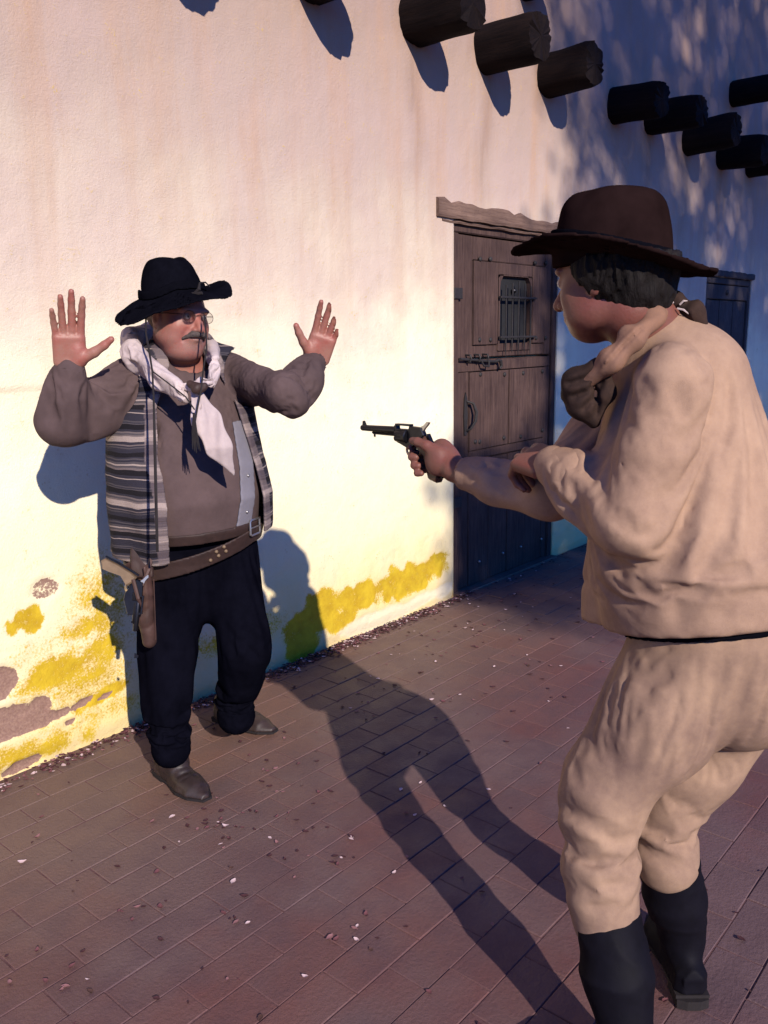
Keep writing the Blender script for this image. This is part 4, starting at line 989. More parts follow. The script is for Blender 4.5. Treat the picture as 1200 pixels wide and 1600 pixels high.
# spectacles
t = NT('spectacle_glass').set(.02, .5); t.b.inputs['Transmission Weight'].default_value = 1.0; t.b.inputs['IOR'].default_value = 1.12; M['lens'] = t.m
mb = MB(); gl = None
for s in (-1, 1):
    mb.tube([HP(s*.034 + .023*math.cos(a), .098 - .08*abs(.034 + s*0 + s*s*.0 + s*.023*math.cos(a)*s - .034) * .3, .001 + .0175*math.sin(a)) for a in np.linspace(0, 2*math.pi, 17)], .0008, 5, False)
    mb.tube([HP(s*.057, .094, .006), HP(s*.078, .05, .006), HP(s*.086, -.010, .002)], .0012, 5)
mb.tube([HP(-.011, .100, .004), HP(0, .104, .008), HP(.011, .100, .004)], .0012, 5)
gl = mb.build('spectacles', M['gunmetal'], manA, True)
for s in (-1, 1):
    mb = MB(); mb.prism([(.0225*math.cos(a), .017*math.sin(a)) for a in np.linspace(0, 2*math.pi, 16, endpoint=False)], HP(s*.034, .0975, .001), MHA[0], MHA[2], MHA[1], .0012); mb.build('lens', M['lens'], gl)

# hats
def hat(parent, c, Mx, rx, ry, crown_h, crx, cry, warp, mat, band_mat, pinch, h=.0045, th=.0042, lean=0.0, top=.74):
    """c: middle of the crown's foot; Mx rows right/forward/up; warp(x, y) brim height; pinch(q) dent depth"""
    L = lambda X: (X - c) @ Mx.T
    def brim(X):
        q = L(X); k = np.sqrt((q[:, 0]/rx)**2 + (q[:, 1]/ry)**2); z = q[:, 2] - warp(q[:, 0], q[:, 1])
        d = np.maximum(np.abs(z) - th, (k - 1) * min(rx, ry)) ; return d * .75
    def crown(X):
        q = L(X); z = q[:, 2]; k_ = np.clip(z / crown_h, 0, 1); rxx = crx * (1 - (1-top) * k_**1.7); ryy = cry * (1 - (1-top) * k_**1.7)
        x = q[:, 0]; y = q[:, 1] - lean * z
        d = (np.sqrt((x/rxx)**2 + (y/ryy)**2) - 1) * crx * .8
        d = smax(d, z - (crown_h - pinch(x, y)), .030); d = smax(d, -z - .012, .004); return d
    def fn(X): return smin(brim(X), crown(X), .012) + .0022*(ridge(X*A(13, 13, 18), 51)-.4)
    o = sculpt('hat', fn, c - .30, c + .30, h, mat, parent)
    if band_mat:
        def bd(X):
            q = L(X); z = q[:, 2]; k_ = np.clip(z / crown_h, 0, 1); f_ = (1 - (1-top)*k_**1.7)
            d = np.abs((np.sqrt((q[:, 0]/(crx*f_))**2 + ((q[:, 1] - lean*z)/(cry*f_))**2) - 1) * crx * .8 - .004) - .003
            return np.maximum(d, np.abs(z - warp(q[:, 0], q[:, 1]) - .020) - .012)
        sculpt('hatband', bd, c - .16, c + .16, .0035, band_mat, o)
    return o
def warpA(x, y):
    # x to his right (image left), y forward
    w = -.9*np.clip(np.abs(y) - .09, 0, 1)*np.abs(y)*2.0
    w = w - .38*np.clip(x - .06, 0, 1) - 1.4*np.clip(x-.06, 0, 1)**2 + .15*np.clip(-x-.06, 0, 1) + 3.2*np.clip(-x-.12, 0, 1)**2
    return w - .10*np.clip(y - .08, 0, 1) + .006*np.sin(x*30 + y*12)
MHT = frame((.10, -1.0), rad(7), rad(-3))
def pinA(x, y): return .050*np.exp(-(x/.022)**2) * np.clip(1.1 - np.abs(y)/.09, 0, 1) + .6*np.clip(np.hypot(x*1.0, y*.75) - .052, 0, 1) + .030*np.exp(-((np.abs(x)-.060)/.022)**2 - ((y-.07)/.03)**2)
MHTc = frame(-FW[:2] + .0, 0, 0)
hcen = P(270, 464, 2.66)
hA = hat(manA, hcen, MHT, .190, .180, .122, .090, .104, warpA, M['black_felt'], M['hatband'], pinA, top=.64)
mb = MB(); mb.tube([P(300, 462, 2.56), P(311, 452, 2.55), P(312, 442, 2.56), P(321, 441, 2.57), P(328, 448, 2.57)], [.0035, .006, .003, .0025, .0015], 6); mb.tube([P(300, 460, 2.56), P(316, 458, 2.55)], [.006, .005], 6); mb.build('hat_string', M['cord'], hA)

# ------------------------------------------------------------------ the man who aims
B0 = np.array([1.54, -2.19, 0.0])
manB = tag(empty('person', B0), 'man in brown hat and tan shirt, back half turned, aiming a revolver at arms length', 'person')
MHB = frame((.02, 1.0), rad(-8), rad(-3))
hcB = P(954, 432, 1.57)
bS_L, bE_L, bW_L = P(1052, 600, 1.47), P(988, 800, 1.48), P(866, 728, 1.66)
bS_R, bE_R, bW_R = P(975, 610, 1.80), P(862, 762, 1.84), P(738, 738, 2.02)
hipN, kneN, ankN = P(1085, 1030, 1.70), P(938, 1235, 1.72), A(1.405, -2.215, .12)
hipF, kneF, ankF = P(1120, 1060, 1.86), P(1036, 1270, 1.90), A(1.765, -2.185, .12)
spB = [P(1108, 985, 1.66), P(1085, 850, 1.62), P(1068, 720, 1.60), P(1052, 600, 1.60), P(1010, 520, 1.60)]
# revolver axes
gB = P(662, 672, 2.06); gF = nrm(P(553, 665, 2.27) - gB); gU = nrm(A(0, 0, 1) - gF * gF[2]); gL = np.cross(gU, gF)      # forward, up, left
def GP(x, y, z): return gB + gF * (x - .0) + gL * y + gU * z
# the gripping hand, in revolver axes (origin: back of the hammer)
Gp = dict(palm=GP(-.034, -.010, -.066))
wristG = GP(-.098, -.006, -.088); bW_R = GP(-.125, -.008, -.096)
gx = np.stack([gF, gL, gU])
def gripd(X):
    d = chain(X, [wristG, GP(-.062, -.012, -.072), GP(-.040, -.016, -.058)], [.030, .034, .028], .012)
    d = smin(d, ell(X, GP(-.040, -.022, -.062), (.040, .022, .042), gx), .012)          # back of the hand, far side
    d = smin(d, ell(X, GP(-.052, .014, -.070), (.030, .017, .036), gx), .012)           # heel of the thumb, near side
    for k, (z_, xf, r_) in enumerate(((-.060, .026, .0108), (-.080, .018, .0105), (-.098, .008, .0095))):
        d = smin(d, chain(X, [GP(xf - .040, -.034, z_ + .006), GP(xf + .004, -.024, z_), GP(xf + .010, .006, z_ - .002), GP(xf - .008, .024, z_ - .004), GP(xf - .020, .022, z_ - .004)], [r_*1.1, r_, r_, r_*.95, r_*.8], .003), .003)
    d = smin(d, chain(X, [GP(-.020, -.034, -.044), GP(.022, -.026, -.036), GP(.046, -.010, -.040), GP(.045, .006, -.044)], [.0115, .0100, .0088, .0075], .003), .004)
    d = smin(d, chain(X, [GP(-.058, .006, -.052), GP(-.034, .022, -.034), GP(-.006, .026, -.026), GP(.016, .024, -.024)], [.018, .0125, .0108, .0088], .005), .010)
    return d
hN = hand_pose(bW_L, P(812, 710, 1.76) - bW_L, FW + A(0, .2, -.45), False, (.70, .75, .8, .85), .25, (.5, .5), 1.1)
hatC = P(956, 405, 1.57); MHTB = frame((-.42, .90), rad(-.2), rad(-1))
def bodyB(X):
    d = chain(X, spB, [.12, .12, .11, .085, .045], .03)
    d = smin(d, rc(X, P(1020, 520, 1.60), hcB - MHB[2]*.06 - MHB[1]*.03, .066, .064), .03)
    hh = smax(head_d(X, hcB, MHB, .008, 1.0), (X - hatC) @ MHTB[2] - .006, .006); d = smin(d, hh, .012)
    for s, e, w in ((bS_R, bE_R, bW_R), (bS_L, bE_L, bW_L)): d = smin(d, chain(X, [s, e, w], [.052, .042, .028], .02), .02)
    d = smin(d, rc(X, bW_R, wristG, .029, .030), .01)
    d = smin(d, gripd(X), .008); d = smin(d, hand_d(X, hN), .010)
    for h_, k, a in ((hipN, kneN, ankN), (hipF, kneF, ankF)): d = smin(d, chain(X, [h_, k, a], [.080, .045, .030], .03), .03)
    return d
allB = [hcB, gB + gF*.06, spB[0], ankN, ankF, hcB + A(0, 0, .12), P(1240, 900, 1.62)]
sculpt('body', bodyB, *AB(allB, .13), .0042 / FINE, M['skin2'], manB)

def KP(x, y, d0=1.45): return P(x, y, d0)
cB = [  # folds of the shirt
    ([(1149, 680), (1145, 760), (1128, 837), (1092, 892)], 1.47, 8, .015), ([(1132, 580), (1138, 650), (1112, 708), (1086, 742)], 1.44, 9, .013), ([(982, 822), (1006, 816), (1019, 828), (1023, 858)], 1.42, 5, .013),
    ([(1082, 765), (1066, 832), (1052, 866), (1026, 902)], 1.42, 8, .014), ([(960, 925), (985, 948), (1014, 938)], 1.47, 7, .009), ([(966, 850), (958, 885), (964, 920)], 1.47, 6, .007), ([(1015, 860), (1018, 900), (1008, 930)], 1.46, 6, .007),
    ([(958, 712), (985, 722), (1018, 712)], 1.41, 8, .008), ([(905, 708), (930, 735), (958, 772)], 1.50, 9, .018), ([(905, 745), (897, 775), (905, 805), (922, 815)], 1.53, 5, .010),
    ([(1006, 574), (1000, 590), (976, 617)], 1.42, 7, .008), ([(962, 568), (950, 610), (944, 645)], 1.46, 7, .010), ([(1128, 632), (1136, 668), (1124, 700)], 1.45, 5, .008), ([(1172, 640), (1180, 720), (1172, 800)], 1.52, 9, .010),
    ([(1100, 560), (1108, 620), (1096, 670)], 1.42, 10, .007), ([(1060, 560), (1070, 640), (1058, 700)], 1.39, 11, .006), ([(1130, 870), (1085, 930), (1040, 962)], 1.46, 10, .011), ([(1165, 860), (1150, 930), (1110, 975)], 1.47, 9, .009),
    ([(1190, 760), (1185, 860), (1160, 950)], 1.50, 10, .010), ([(925, 840), (918, 900), (925, 960)], 1.52, 8, .006), ([(1050, 905), (1060, 950), (1055, 990)], 1.45, 8, .007), ([(1000, 760), (1030, 790), (1035, 820)], 1.40, 7, .009),
    ([(940, 775), (962, 800), (985, 812)], 1.44, 6, .010), ([(930, 668), (975, 664), (1010, 650)], 1.43, 8, .008), ([(878, 690), (890, 720), (886, 760)], 1.60, 5, .010), ([(862, 700), (870, 730), (868, 765)], 1.63, 4, .008), ([(1050, 505), (1085, 530), (1110, 570)], 1.48, 8, .006)]
def shirtB(X):
    d = chain(X, [spB[0] - A(0, 0, .02), spB[0], spB[1], spB[2], spB[3], P(1025, 535, 1.60)], [.185, .190, .192, .160, .112, .070], .04)
    d = smin(d, rc(X, P(1024, 850, 1.79), P(1026, 1010, 1.81), .150, .158), .03)                     # the front hangs full
    d = smin(d, ell(X, P(1082, 596, 1.58), (.082, .09, .09)), .05)
    sl = chain(X, [bS_L, bS_L*.5 + bE_L*.5, bE_L, bE_L*.35 + bW_L*.65, bW_L], [.078, .069, .066, .055, .042], .03)
    sr = chain(X, [bS_R, bE_R, bE_R*.4 + bW_R*.6, bW_R + nrm(bE_R - bW_R)*.035], [.076, .062, .052, .044], .03)
    w = -(ridge(X * A(7, 7, 11), 61) - .35) * .010 - (ridge(X * A(15, 15, 24), 62) - .35) * .004
    d = smin(d, sr, .03); d = smin(d, sl, .022)
    d = d + folds(X, cB) * .75
    hem0, hem1 = P(905, 998, 1.62), P(1200, 966, 1.60); hn = nrm(np.cross(hem1 - hem0, FW)); hn = hn * (1 if hn[2] < 0 else -1)
    d = smax(d, (X - hem0) @ hn, .004)
    return d
_h0, _h1 = P(905, 998, 1.62), P(1200, 966, 1.60); HEMN = nrm(np.cross(_h1 - _h0, FW)); HEMN = HEMN * (1 if HEMN[2] < 0 else -1)
def pinS(W):
    e = lambda p, r_: np.clip(1.6 - np.linalg.norm(W - p, axis=1) / r_, 0, 1)
    hem0, hem1 = P(905, 998, 1.62), P(1200, 966, 1.60); hn = nrm(np.cross(hem1 - hem0, FW)); hn = hn * (1 if hn[2] < 0 else -1); hd_ = (W - hem0) @ hn
    return np.maximum.reduce([e(bW_R, .05), e(bW_L, .05), e(P(1010, 520, 1.60), .10), e(P(1100, 530, 1.56), .08), e(P(1150, 600, 1.60), .05), np.clip(1 + hd_/.09, 0, 1), np.where(hd_ > .0, 1, 0), .03 + 0*W[:, 0]])
garment('shirt', shirtB, P(1060, 760, 1.6) - A(.40, .40, .52), P(1060, 760, 1.6) + A(.42, .75, .50), M['shirt2'], manB, pinS, .080, .0100, .022, .45,
        lambda W: np.clip((-((W - P(905, 998, 1.62)) @ HEMN) - .06) / .20, 0, 1))
ax_c = nrm(bE_R - bW_R)
sculpt('cuff', lambda X: smax(chain(X, [bW_R + ax_c*.012, bW_R + ax_c * .065], [.040, .047]), -(rc(X, bW_R - ax_c*.08, bW_R + ax_c*.010, .036, .034)), .005), *AB([bW_R, bW_R + ax_c*.06], .07), .004, M['shirt2'], manB)
axl = nrm(bE_L - bW_L)
cu = sculpt('cuff', lambda X: smax(chain(X, [bW_L + axl*.005, bW_L + axl * .06], [.042, .052]), -(rc(X, bW_L - axl*.08, bW_L + axl*.004, .037, .035)), .005) + .003*(ridge(X*A(25, 25, 30), 5)-.4), *AB([bW_L, bW_L + axl*.06], .07), .004, M['shirt2'], manB)
# the neckcloth: one cloth; sunlit tone painted on the roll, shaded tone on front and knot
def rollB(X):
    pts = [P(1052, 478, 1.57), P(1022, 496, 1.51), P(988, 528, 1.485), P(955, 562, 1.49), P(920, 594, 1.53)]
    d = chain(X, pts, [.010, .016, .019, .019, .014], .02); d = smin(d, chain(X, [P(1050, 479, 1.57), P(1040, 500, 1.66), P(985, 555, 1.72), P(918, 592, 1.60)], [.014, .024, .026, .018], .01), .012)
    return d + folds(X, [([(1040, 482), (1000, 500), (962, 538), (925, 588)], 1.49, 2.6, .004), ([(1030, 478), (990, 500), (950, 540), (915, 585)], 1.49, 2.2, .003), ([(1010, 506), (975, 540), (940, 582)], 1.49, 2.0, .006)]) - .002*(ridge(X*A(22, 22, 30), 71)-.35)
nb = sculpt('neckcloth', rollB, *AB([P(1050, 479, 1.6), P(918, 592, 1.5), P(985, 555, 1.75)], .06), .0040, M['scarf_lit'], manB)
def frontB(X):
    d = chain(X, [P(932, 576, 1.52), P(903, 600, 1.55), P(892, 612, 1.58)], [.018, .022, .018], .012); d = smin(d, chain(X, [P(905, 600, 1.55), P(910, 632, 1.56), P(926, 660, 1.57)], [.028, .028, .008], .012), .02)
    d = smin(d, chain(X, [P(940, 575, 1.52), P(945, 612, 1.54), P(930, 655, 1.56)], [.012, .018, .008], .012), .02)
    return d + folds(X, [([(945, 575), (915, 592), (880, 602)], 1.53, 3, .008), ([(945, 585), (918, 612), (888, 622)], 1.53, 3, .008), ([(945, 592), (925, 625), (905, 645)], 1.53, 3, .008), ([(925, 595), (934, 630), (930, 655)], 1.53, 2.6, .007)]) - .003*(ridge(X*A(18, 18, 24), 72)-.35)
sculpt('neckcloth_front', frontB, *AB([P(930, 578, 1.52), P(892, 612, 1.58), P(926, 660, 1.57)], .06), .0038, M['scarf_shade'], nb)
def knotB(X):
    d = chain(X, [P(1040, 478, 1.56), P(1054, 470, 1.55), P(1070, 480, 1.55)], [.012, .016, .012], .008)
    d = smin(d, chain(X, [P(1066, 478, 1.55), P(1085, 486, 1.54), P(1098, 506, 1.54)], [.008, .018, .010], .01), .006)
    return d - .003*(ridge(X*40, 3)-.4)
sculpt('knot', knotB, *AB([P(1040, 478, 1.56), P(1098, 506, 1.54)], .05), .0032, M['scarf_shade'], nb)
mb = MB()
for a, b in (((1052, 472), (1030, 490)), ((1058, 482), (1078, 492)), ((1062, 476), (1074, 470)), ((1046, 478), (1040, 470))): mb.tube([P(*a, 1.53), P((a[0]+b[0])/2, (a[1]+b[1])/2 - 3, 1.525), P(*b, 1.53)], [.0018, .0018, .0008], 5)
mb.build('fringe', M['scarf'], nb)
# hair
def hairB(X):
    q = (X - hcB) @ MHB.T; d = ell(q, (0, -.020, .015), (.094, .108, .095)); d = smax(d, q[:, 1] - .036 + np.clip(-q[:, 2], 0, .1)*.8, .01); d = smax(d, -.075 - q[:, 2], .012)
    d = smin(d, ell(q, (0, -.062, -.045), (.060, .048, .042)), .02)
    return smax(d, (X - hatC) @ MHTB[2] - .004, .006) - .007*(ridge(X*A(85, 85, 22) + 1.5*vnoise(X*30, 2)[:, None], 8)-.4)
sculpt('hair', hairB, hcB - .17, hcB + .17, .004, M['hair'], manB)
for s in (-1, 1):
    c = hcB + MHB.T @ A(s*.0325, .081, .0005); mb = MB(); mb.ball(c, .0107, 12, 8); e = mb.build('eye', M['eyewhite'], manB, True)
    mb = MB(); mb.ball(c + MHB[1]*.0066, .0050, 10, 6); mb.build('iris', M['iris'], e, True)
# hat
def warpB(x, y):
    return .28*np.clip(np.abs(x) - .10, 0, 1) + .03*np.sin(y*8) - .9*np.clip(y - .13, 0, 1)**1.5 - .012*np.cos(x*20)*0 
def pinB(x, y): return .010*np.exp(-(x/.022)**2) * np.clip(1.2 - np.abs(y)/.08, 0, 1) + .4*np.clip(np.hypot(x*.9, y*.8) - .060, 0, 1) + .014*np.exp(-((np.abs(x)-.060)/.025)**2 - ((y-.06)/.03)**2)
hB = hat(manB, hatC, MHTB, .165, .186, .122, .088, .107, warpB, M['brown_felt'], M['hatband'], pinB, .0045, .0040, top=.80)

# trousers
def wr(X, sx, a, seed): return -(ridge(X * sx, seed) - .35) * a
cT = [  # folds of the trousers
    ([(985, 1010), (1020, 1020), (1056, 1018)], 1.56, 6, .009), ([(955, 1034), (1000, 1052), (1062, 1060)], 1.56, 7, .016), ([(944, 1066), (980, 1080), (1020, 1082)], 1.57, 6, .014), ([(934, 1090), (965, 1104), (1002, 1108)], 1.58, 6, .014),
    ([(1000, 1090), (1060, 1092), (1095, 1085)], 1.57, 7, .008), ([(925, 1118), (960, 1132), (994, 1138)], 1.60, 7, .010), ([(900, 1152), (930, 1166), (955, 1164)], 1.62, 8, .008), ([(1086, 1122), (1104, 1134), (1122, 1140)], 1.58, 4, .010),
    ([(868, 1248), (897, 1267), (935, 1292), (966, 1310)], 1.64, 7, .017), ([(884, 1326), (910, 1342), (940, 1350)], 1.65, 6, .012), ([(872, 1285), (892, 1310), (930, 1326)], 1.65, 6, .011), ([(892, 1362), (905, 1385), (935, 1402)], 1.67, 9, .011),
    ([(953, 1314), (972, 1306), (985, 1296)], 1.64, 5, .010), ([(880, 1300), (878, 1350), (890, 1410)], 1.68, 8, .009), ([(935, 1375), (960, 1384), (985, 1378)], 1.65, 6, .007), ([(905, 1412), (935, 1420), (965, 1412)], 1.68, 6, .008),
    ([(1150, 1010), (1120, 1050), (1100, 1090)], 1.60, 11, .008), ([(1195, 1030), (1160, 1070), (1130, 1100)], 1.64, 10, .008), ([(880, 1195), (905, 1212), (950, 1210)], 1.62, 8, .006),
    ([(996, 1272), (1016, 1290), (1042, 1308)], 1.84, 6, .015), ([(985, 1296), (1008, 1325), (1035, 1342), (1070, 1350)], 1.85, 6, .014), ([(1036, 1245), (1055, 1250), (1072, 1246)], 1.82, 5, .009), ([(1040, 1325), (1060, 1322), (1078, 1315)], 1.84, 5, .009)]
def trousB(X):
    d = chain(X, [P(1120, 960, 1.67), P(1135, 1000, 1.69), P(1150, 1040, 1.72)], [.155, .160, .155], .04)
    ln = chain(X, [P(1100, 1020, 1.665), P(1030, 1110, 1.675), kneN + A(.01, 0, .03), kneN - A(0, 0, .03), P(936, 1360, 1.73), P(948, 1440, 1.74)], [.142, .114, .083, .081, .073, .068], .035)
    lf = chain(X, [P(1130, 1040, 1.84), P(1075, 1170, 1.87), kneF, P(1042, 1345, 1.90)], [.14, .105, .074, .070], .03)
    d = smin(d, ln, .03); d = smin(d, lf, .025)
    d = d + folds(X, cT) * .8
    return d
def pinT(W):
    e = lambda p, r_: np.clip(1.6 - np.linalg.norm(W - p, axis=1) / r_, 0, 1)
    return np.maximum.reduce([e(P(948, 1432, 1.74), .07), e(P(1042, 1345, 1.90), .065), np.clip((W[:, 2] - (P(1120, 990, 1.67)[2])) / .03, 0, 1), .03 + .10*np.clip((kneN[2] + .02 - W[:, 2])/.08, 0, 1)])
garment('trousers', trousB, *AB([P(1120, 960, 1.67), P(1250, 1040, 1.7), kneN, kneF, P(948, 1440, 1.74), P(1150, 1040, 1.9)], .15), M['khaki'], manB, pinT, .065, .0098, .020, .45, lambda W: .25 + .75*np.clip((W[:, 2] - kneN[2] - .02)/.10, 0, 1))
def beltB(X):
    e = (X - _h0) @ HEMN; d = np.abs(trousB(X) - .007) - .005; return np.maximum(d, np.abs(e - .004) - .012)
sculpt('belt', beltB, *AB([P(980, 1000, 1.66), P(1260, 960, 1.66), P(1120, 990, 1.45), P(1120, 990, 1.9)], .09), .0048, M['hatband'], manB)
# boots with tall shafts
def shaft(top, ank, r0, r1, foot, fdir, name='boot'):
    f = nrm(A(fdir[0], fdir[1], 0)); r_ = np.cross(f, (0, 0, 1)); Mx = np.stack([r_, f, A(0, 0, 1)])
    def fn(X):
        q = (X - foot) @ Mx.T
        sw = np.interp(q[:, 1], [-.085, -.07, .03, .09, .14, .185], [.022, .036, .036, .050, .043, .012]); fh = np.interp(q[:, 1], [-.085, -.05, .02, .08, .14, .19], [.085, .10, .092, .066, .050, .028])
        k = np.sqrt((q[:, 0]/(sw+.004))**2 + (np.maximum(q[:, 2]-.030, 0)/(fh-.020))**2)
        d = np.maximum.reduce([(k-1)*sw*.9, .030 - q[:, 2], np.abs(q[:, 1]-.05)-.138])
        s = chain(X, [top, top*.5 + ank*.5, ank], [r0, r0*1.0, r1], .02)
        return smax(smin(d, s, .03), (X - top) @ nrm(top - ank), .006) - .005*(ridge(X*A(11, 11, 18), 91)-.35)
    o = sculpt(name, fn, *AB([top, foot - f*.1, foot + f*.2], .09), .005, M['dark_leather'], manB)
    mb = MB(); poly = [(-.038, -.085), (-.039, .02), (-.053, .09), (-.047, .14), (-.024, .190), (.012, .192), (.043, .145), (.053, .09), (.039, .02), (.038, -.085)]
    mb.prism(poly, foot + A(0, 0, .027), r_, f, A(0, 0, 1), .008)
    mb.prism([(-.036, -.088), (-.035, -.020), (.035, -.020), (.036, -.088), (.015, -.096), (-.015, -.096)], foot + A(0, 0, .0115), r_, f, A(0, 0, 1), .0225)
    mb.build('sole', M['cord'], o)
shaft(P(949, 1425, 1.74), ankN, .068, .050, ankN*A(1, 1, 0), (-.25, .97)); shaft(P(1043, 1338, 1.90), ankF, .066, .052, ankF*A(1, 1, 0), (.76, .64))

drape(22)
# ------------------------------------------------------------------ the revolvers
def revolver(GP_, gF_, gL_, gU_, label, metal, gripmat, barrel=True):
    """axes: x forward from the hammer, z up from the barrel line"""
    r0 = GP_(0, 0, 0); root = tag(empty('revolver', r0), label, 'revolver')
    T = lambda *p: GP_(*p)
    mb = MB(); mb.prism([(.004, .006), (.046, .008), (.048, .0), (.096, .0), (.098, .009), (.104, .008), (.106, -.030), (.060, -.046), (.040, -.044), (.022, -.034), (.004, -.026), (-.006, -.012)], r0, gF_, gU_, gL_, .014, .04)
    mb.prism([(.044, .0075), (.100, .0085), (.100, .0125), (.044, .0125)], r0, gF_, gU_, gL_, .012, .0); mb.build('frame', metal, root)
    mb = MB(); mb.tube([T(.100, 0, -.004), T(.104, 0, -.004), T(.236, 0, -.004), T(.240, 0, -.004)], [.0085, .0092, .0080, .0072], 14); mb.build('barrel', metal, root, True)
    mb = MB(); mb.tube([T(.104, -.006, -.017), T(.200, -.006, -.0155), T(.206, -.006, -.0155)], [.0045, .0045, .002], 8); mb.tube([T(.197, -.006, -.016), T(.199, -.008, -.026)], [.003, .003], 6); mb.build('ejector_rod', metal, root, True)
    mb = MB(); mb.prism([(.222, .003), (.238, .003), (.236, .014), (.229, .015)], r0, gF_, gU_, gL_, .003); mb.build('front_sight', metal, root)
    mb = MB(); n = 36; v = []; f = []
    for i, (x_, fl, rr_) in enumerate(((.054, 0, .0165), (.056, 0, .0185), (.064, 0, .0185), (.070, 1, .0185), (.092, 1, .0185), (.0945, 1, .0175))):
        for k in range(n):
            a = 2*math.pi*k/n; r_ = rr_ - fl*.0032*max(0, math.cos(6*a))**2; v.append(T(x_, math.cos(a)*r_, -.018 + math.sin(a)*r_))
    for i in range(5):
        for k in range(n): f.append((i*n+k, i*n+(k+1) % n, (i+1)*n+(k+1) % n, (i+1)*n+k))
    f.append(tuple(range(n-1, -1, -1))); f.append(tuple(5*n+k for k in range(n))); mb.add(v, f); mb.build('cylinder', metal, root, True)
    mb = MB(); mb.prism([(.002, -.006), (-.006, .004), (-.016, .012), (-.022, .019), (-.014, .020), (-.004, .012), (.006, .008), (.010, -.004)], r0, gF_, gU_, gL_, .007); mb.build('hammer', M['steel'], root)
    mb = MB(); pts = [T(.030 + .026*math.cos(a) + .008, 0, -.052 + .018*math.sin(a)) for a in np.linspace(.5, -3.6, 12)]; mb.tube(pts, .0032, 7); mb.build('trigger_guard', M['brass'], root, True)
    mb = MB(); mb.tube([T(.030, 0, -.040), T(.032, 0, -.052), T(.038, 0, -.060)], [.003, .0025, .002], 6); mb.build('trigger', metal, root)
    mb = MB(); mb.prism([(.004, -.022), (-.010, -.014), (-.022, -.030), (-.044, -.075), (-.058, -.112), (-.050, -.124), (-.026, -.118), (-.020, -.100), (-.010, -.060), (.018, -.040)], r0, gF_, gU_, gL_, .027, .10); mb.build('grip', gripmat, root, True)
    mb = MB(); mb.prism([(-.014, -.010), (-.024, -.028), (-.047, -.075), (-.062, -.113), (-.066, -.112), (-.051, -.074), (-.028, -.025), (-.018, -.008)], r0, gF_, gU_, gL_, .010); mb.build('backstrap', metal, root)
    return root
def rot_children(root): pass
revolver(GP, gF, gL, gU, 'dark long-barrelled revolver held in the outstretched hand of the man in the brown hat', M['gunmetal'], M['walnut'])
# holstered one: barrel down inside the holster, grip leaning out to the back
hF = hd; gF2 = nrm(-RT * .12 - UP * .98 + FW * .05); hU = nrm(RT + FW * .1 - gF2 * (RT @ gF2)); hU = nrm(hU - gF2 * (hU @ gF2)); hL = np.cross(hU, gF2)
hO = P(221, 908, 2.585)
revolver(lambda x, y, z: hO + gF2*x*.64 + hL*y*.64 + hU*z*.64, gF2, hL, hU, 'small pale-gripped revolver sitting in the hip holster of the man with raised hands', M['gunmetal'], M['bone'])

# =================================================================== THE TREE behind the street, whose shade dapples the far part of the front
TS = np.array(TOSUN); TH = math.hypot(TS[0], TS[1]); TSH = TS / TH                     # one metre towards the sun, measured on the ground
r_ = random.Random(5)
def shade(u, z):
    """how thick the crown stands between the sun and the wall's point (u, z)"""
    if u < 4.0: return 0
    low = 1.0 if (u > 5.0 and z < 1.55) else (1.0 if (z < .70 and u > 4.0) else 0)
    hi = max(0, min(1, (u - 4.75 - .25*math.sin(z*3.1)) * 1.6)) * (.74 + .40*mn.noise((u*1.1, z*.55, 3.3)) + .22*mn.noise((u*3.4, z*1.6, 7.7)))
    if z > 1.55 and z < 1.75 and u > 5: hi = max(hi, .8)
    if u > 8.2: hi = max(hi, .75)
    return max(low, min(1, hi * 1.1 if z > 1.5 else (.35 if u > 4.9 else 0)))
clumps = []
while len(clumps) < 1500:
    u, z = r_.uniform(4.0, 10.6), r_.uniform(-.25, 4.9)
    if r_.random() < shade(u, z):
        T = r_.uniform(12.2, 15.2) + .25*math.sin(u*2); clumps.append((u + TSH[0]*T, TSH[1]*T, z + TSH[2]*T, u, z))
tree = tag(empty('shade_tree', (-.2, -12.2, 0)), 'broad leafy street tree standing opposite the adobe front', 'tree')
V_ = []; 
for (cx, cy, cz, u, z) in clumps:
    k = 34 if z < 1.5 else 26; sg = .12
    for _ in range(k):
        c = np.array([cx + r_.gauss(0, sg), cy + r_.gauss(0, sg*1.6), cz + r_.gauss(0, sg)]); a = nrm(A(r_.gauss(0, 1), r_.gauss(0, 1), r_.gauss(0, .7))); b = nrm(np.cross(a, A(r_.gauss(0, 1), r_.gauss(0, 1), r_.gauss(0, 1))))
        l_, w_ = r_.uniform(.05, .085), r_.uniform(.026, .045); V_ += [c - a*l_, c - a*l_*.1 + b*w_, c + a*l_, c - a*l_*.1 - b*w_]
V_ = np.array(V_); tme = np_mesh('crown', V_ - A(-.2, -12.2, 0), np.arange(len(V_)).reshape(-1, 4), False)
t = NT('leaf_green').set(.6, .3); g_ = t.n('ShaderNodeNewGeometry').outputs['Random Per Island']; t.l(t.ramp(g_, [(0, (.035, .06, .018)), (1, (.09, .12, .035))]), t.b.inputs['Base Color']); link('crown', tme, tree, t.m)
M['bark'] = simple('bark', (.09, .065, .05), .95, .5, 18, .8, .02, stretch=(1, 1, .3))
mb = MB(); base_ = Vector((-.2, -12.2, -.04)); top_ = Vector((-.3, -12.3, 5.2)); mb.tube([base_, base_ + Vector((0, 0, .2)), Vector((-.22, -12.25, 2.6)), top_], [.40, .27, .23, .20], 12); mb.build('trunk', M['bark'], tree, True)
hubs = []
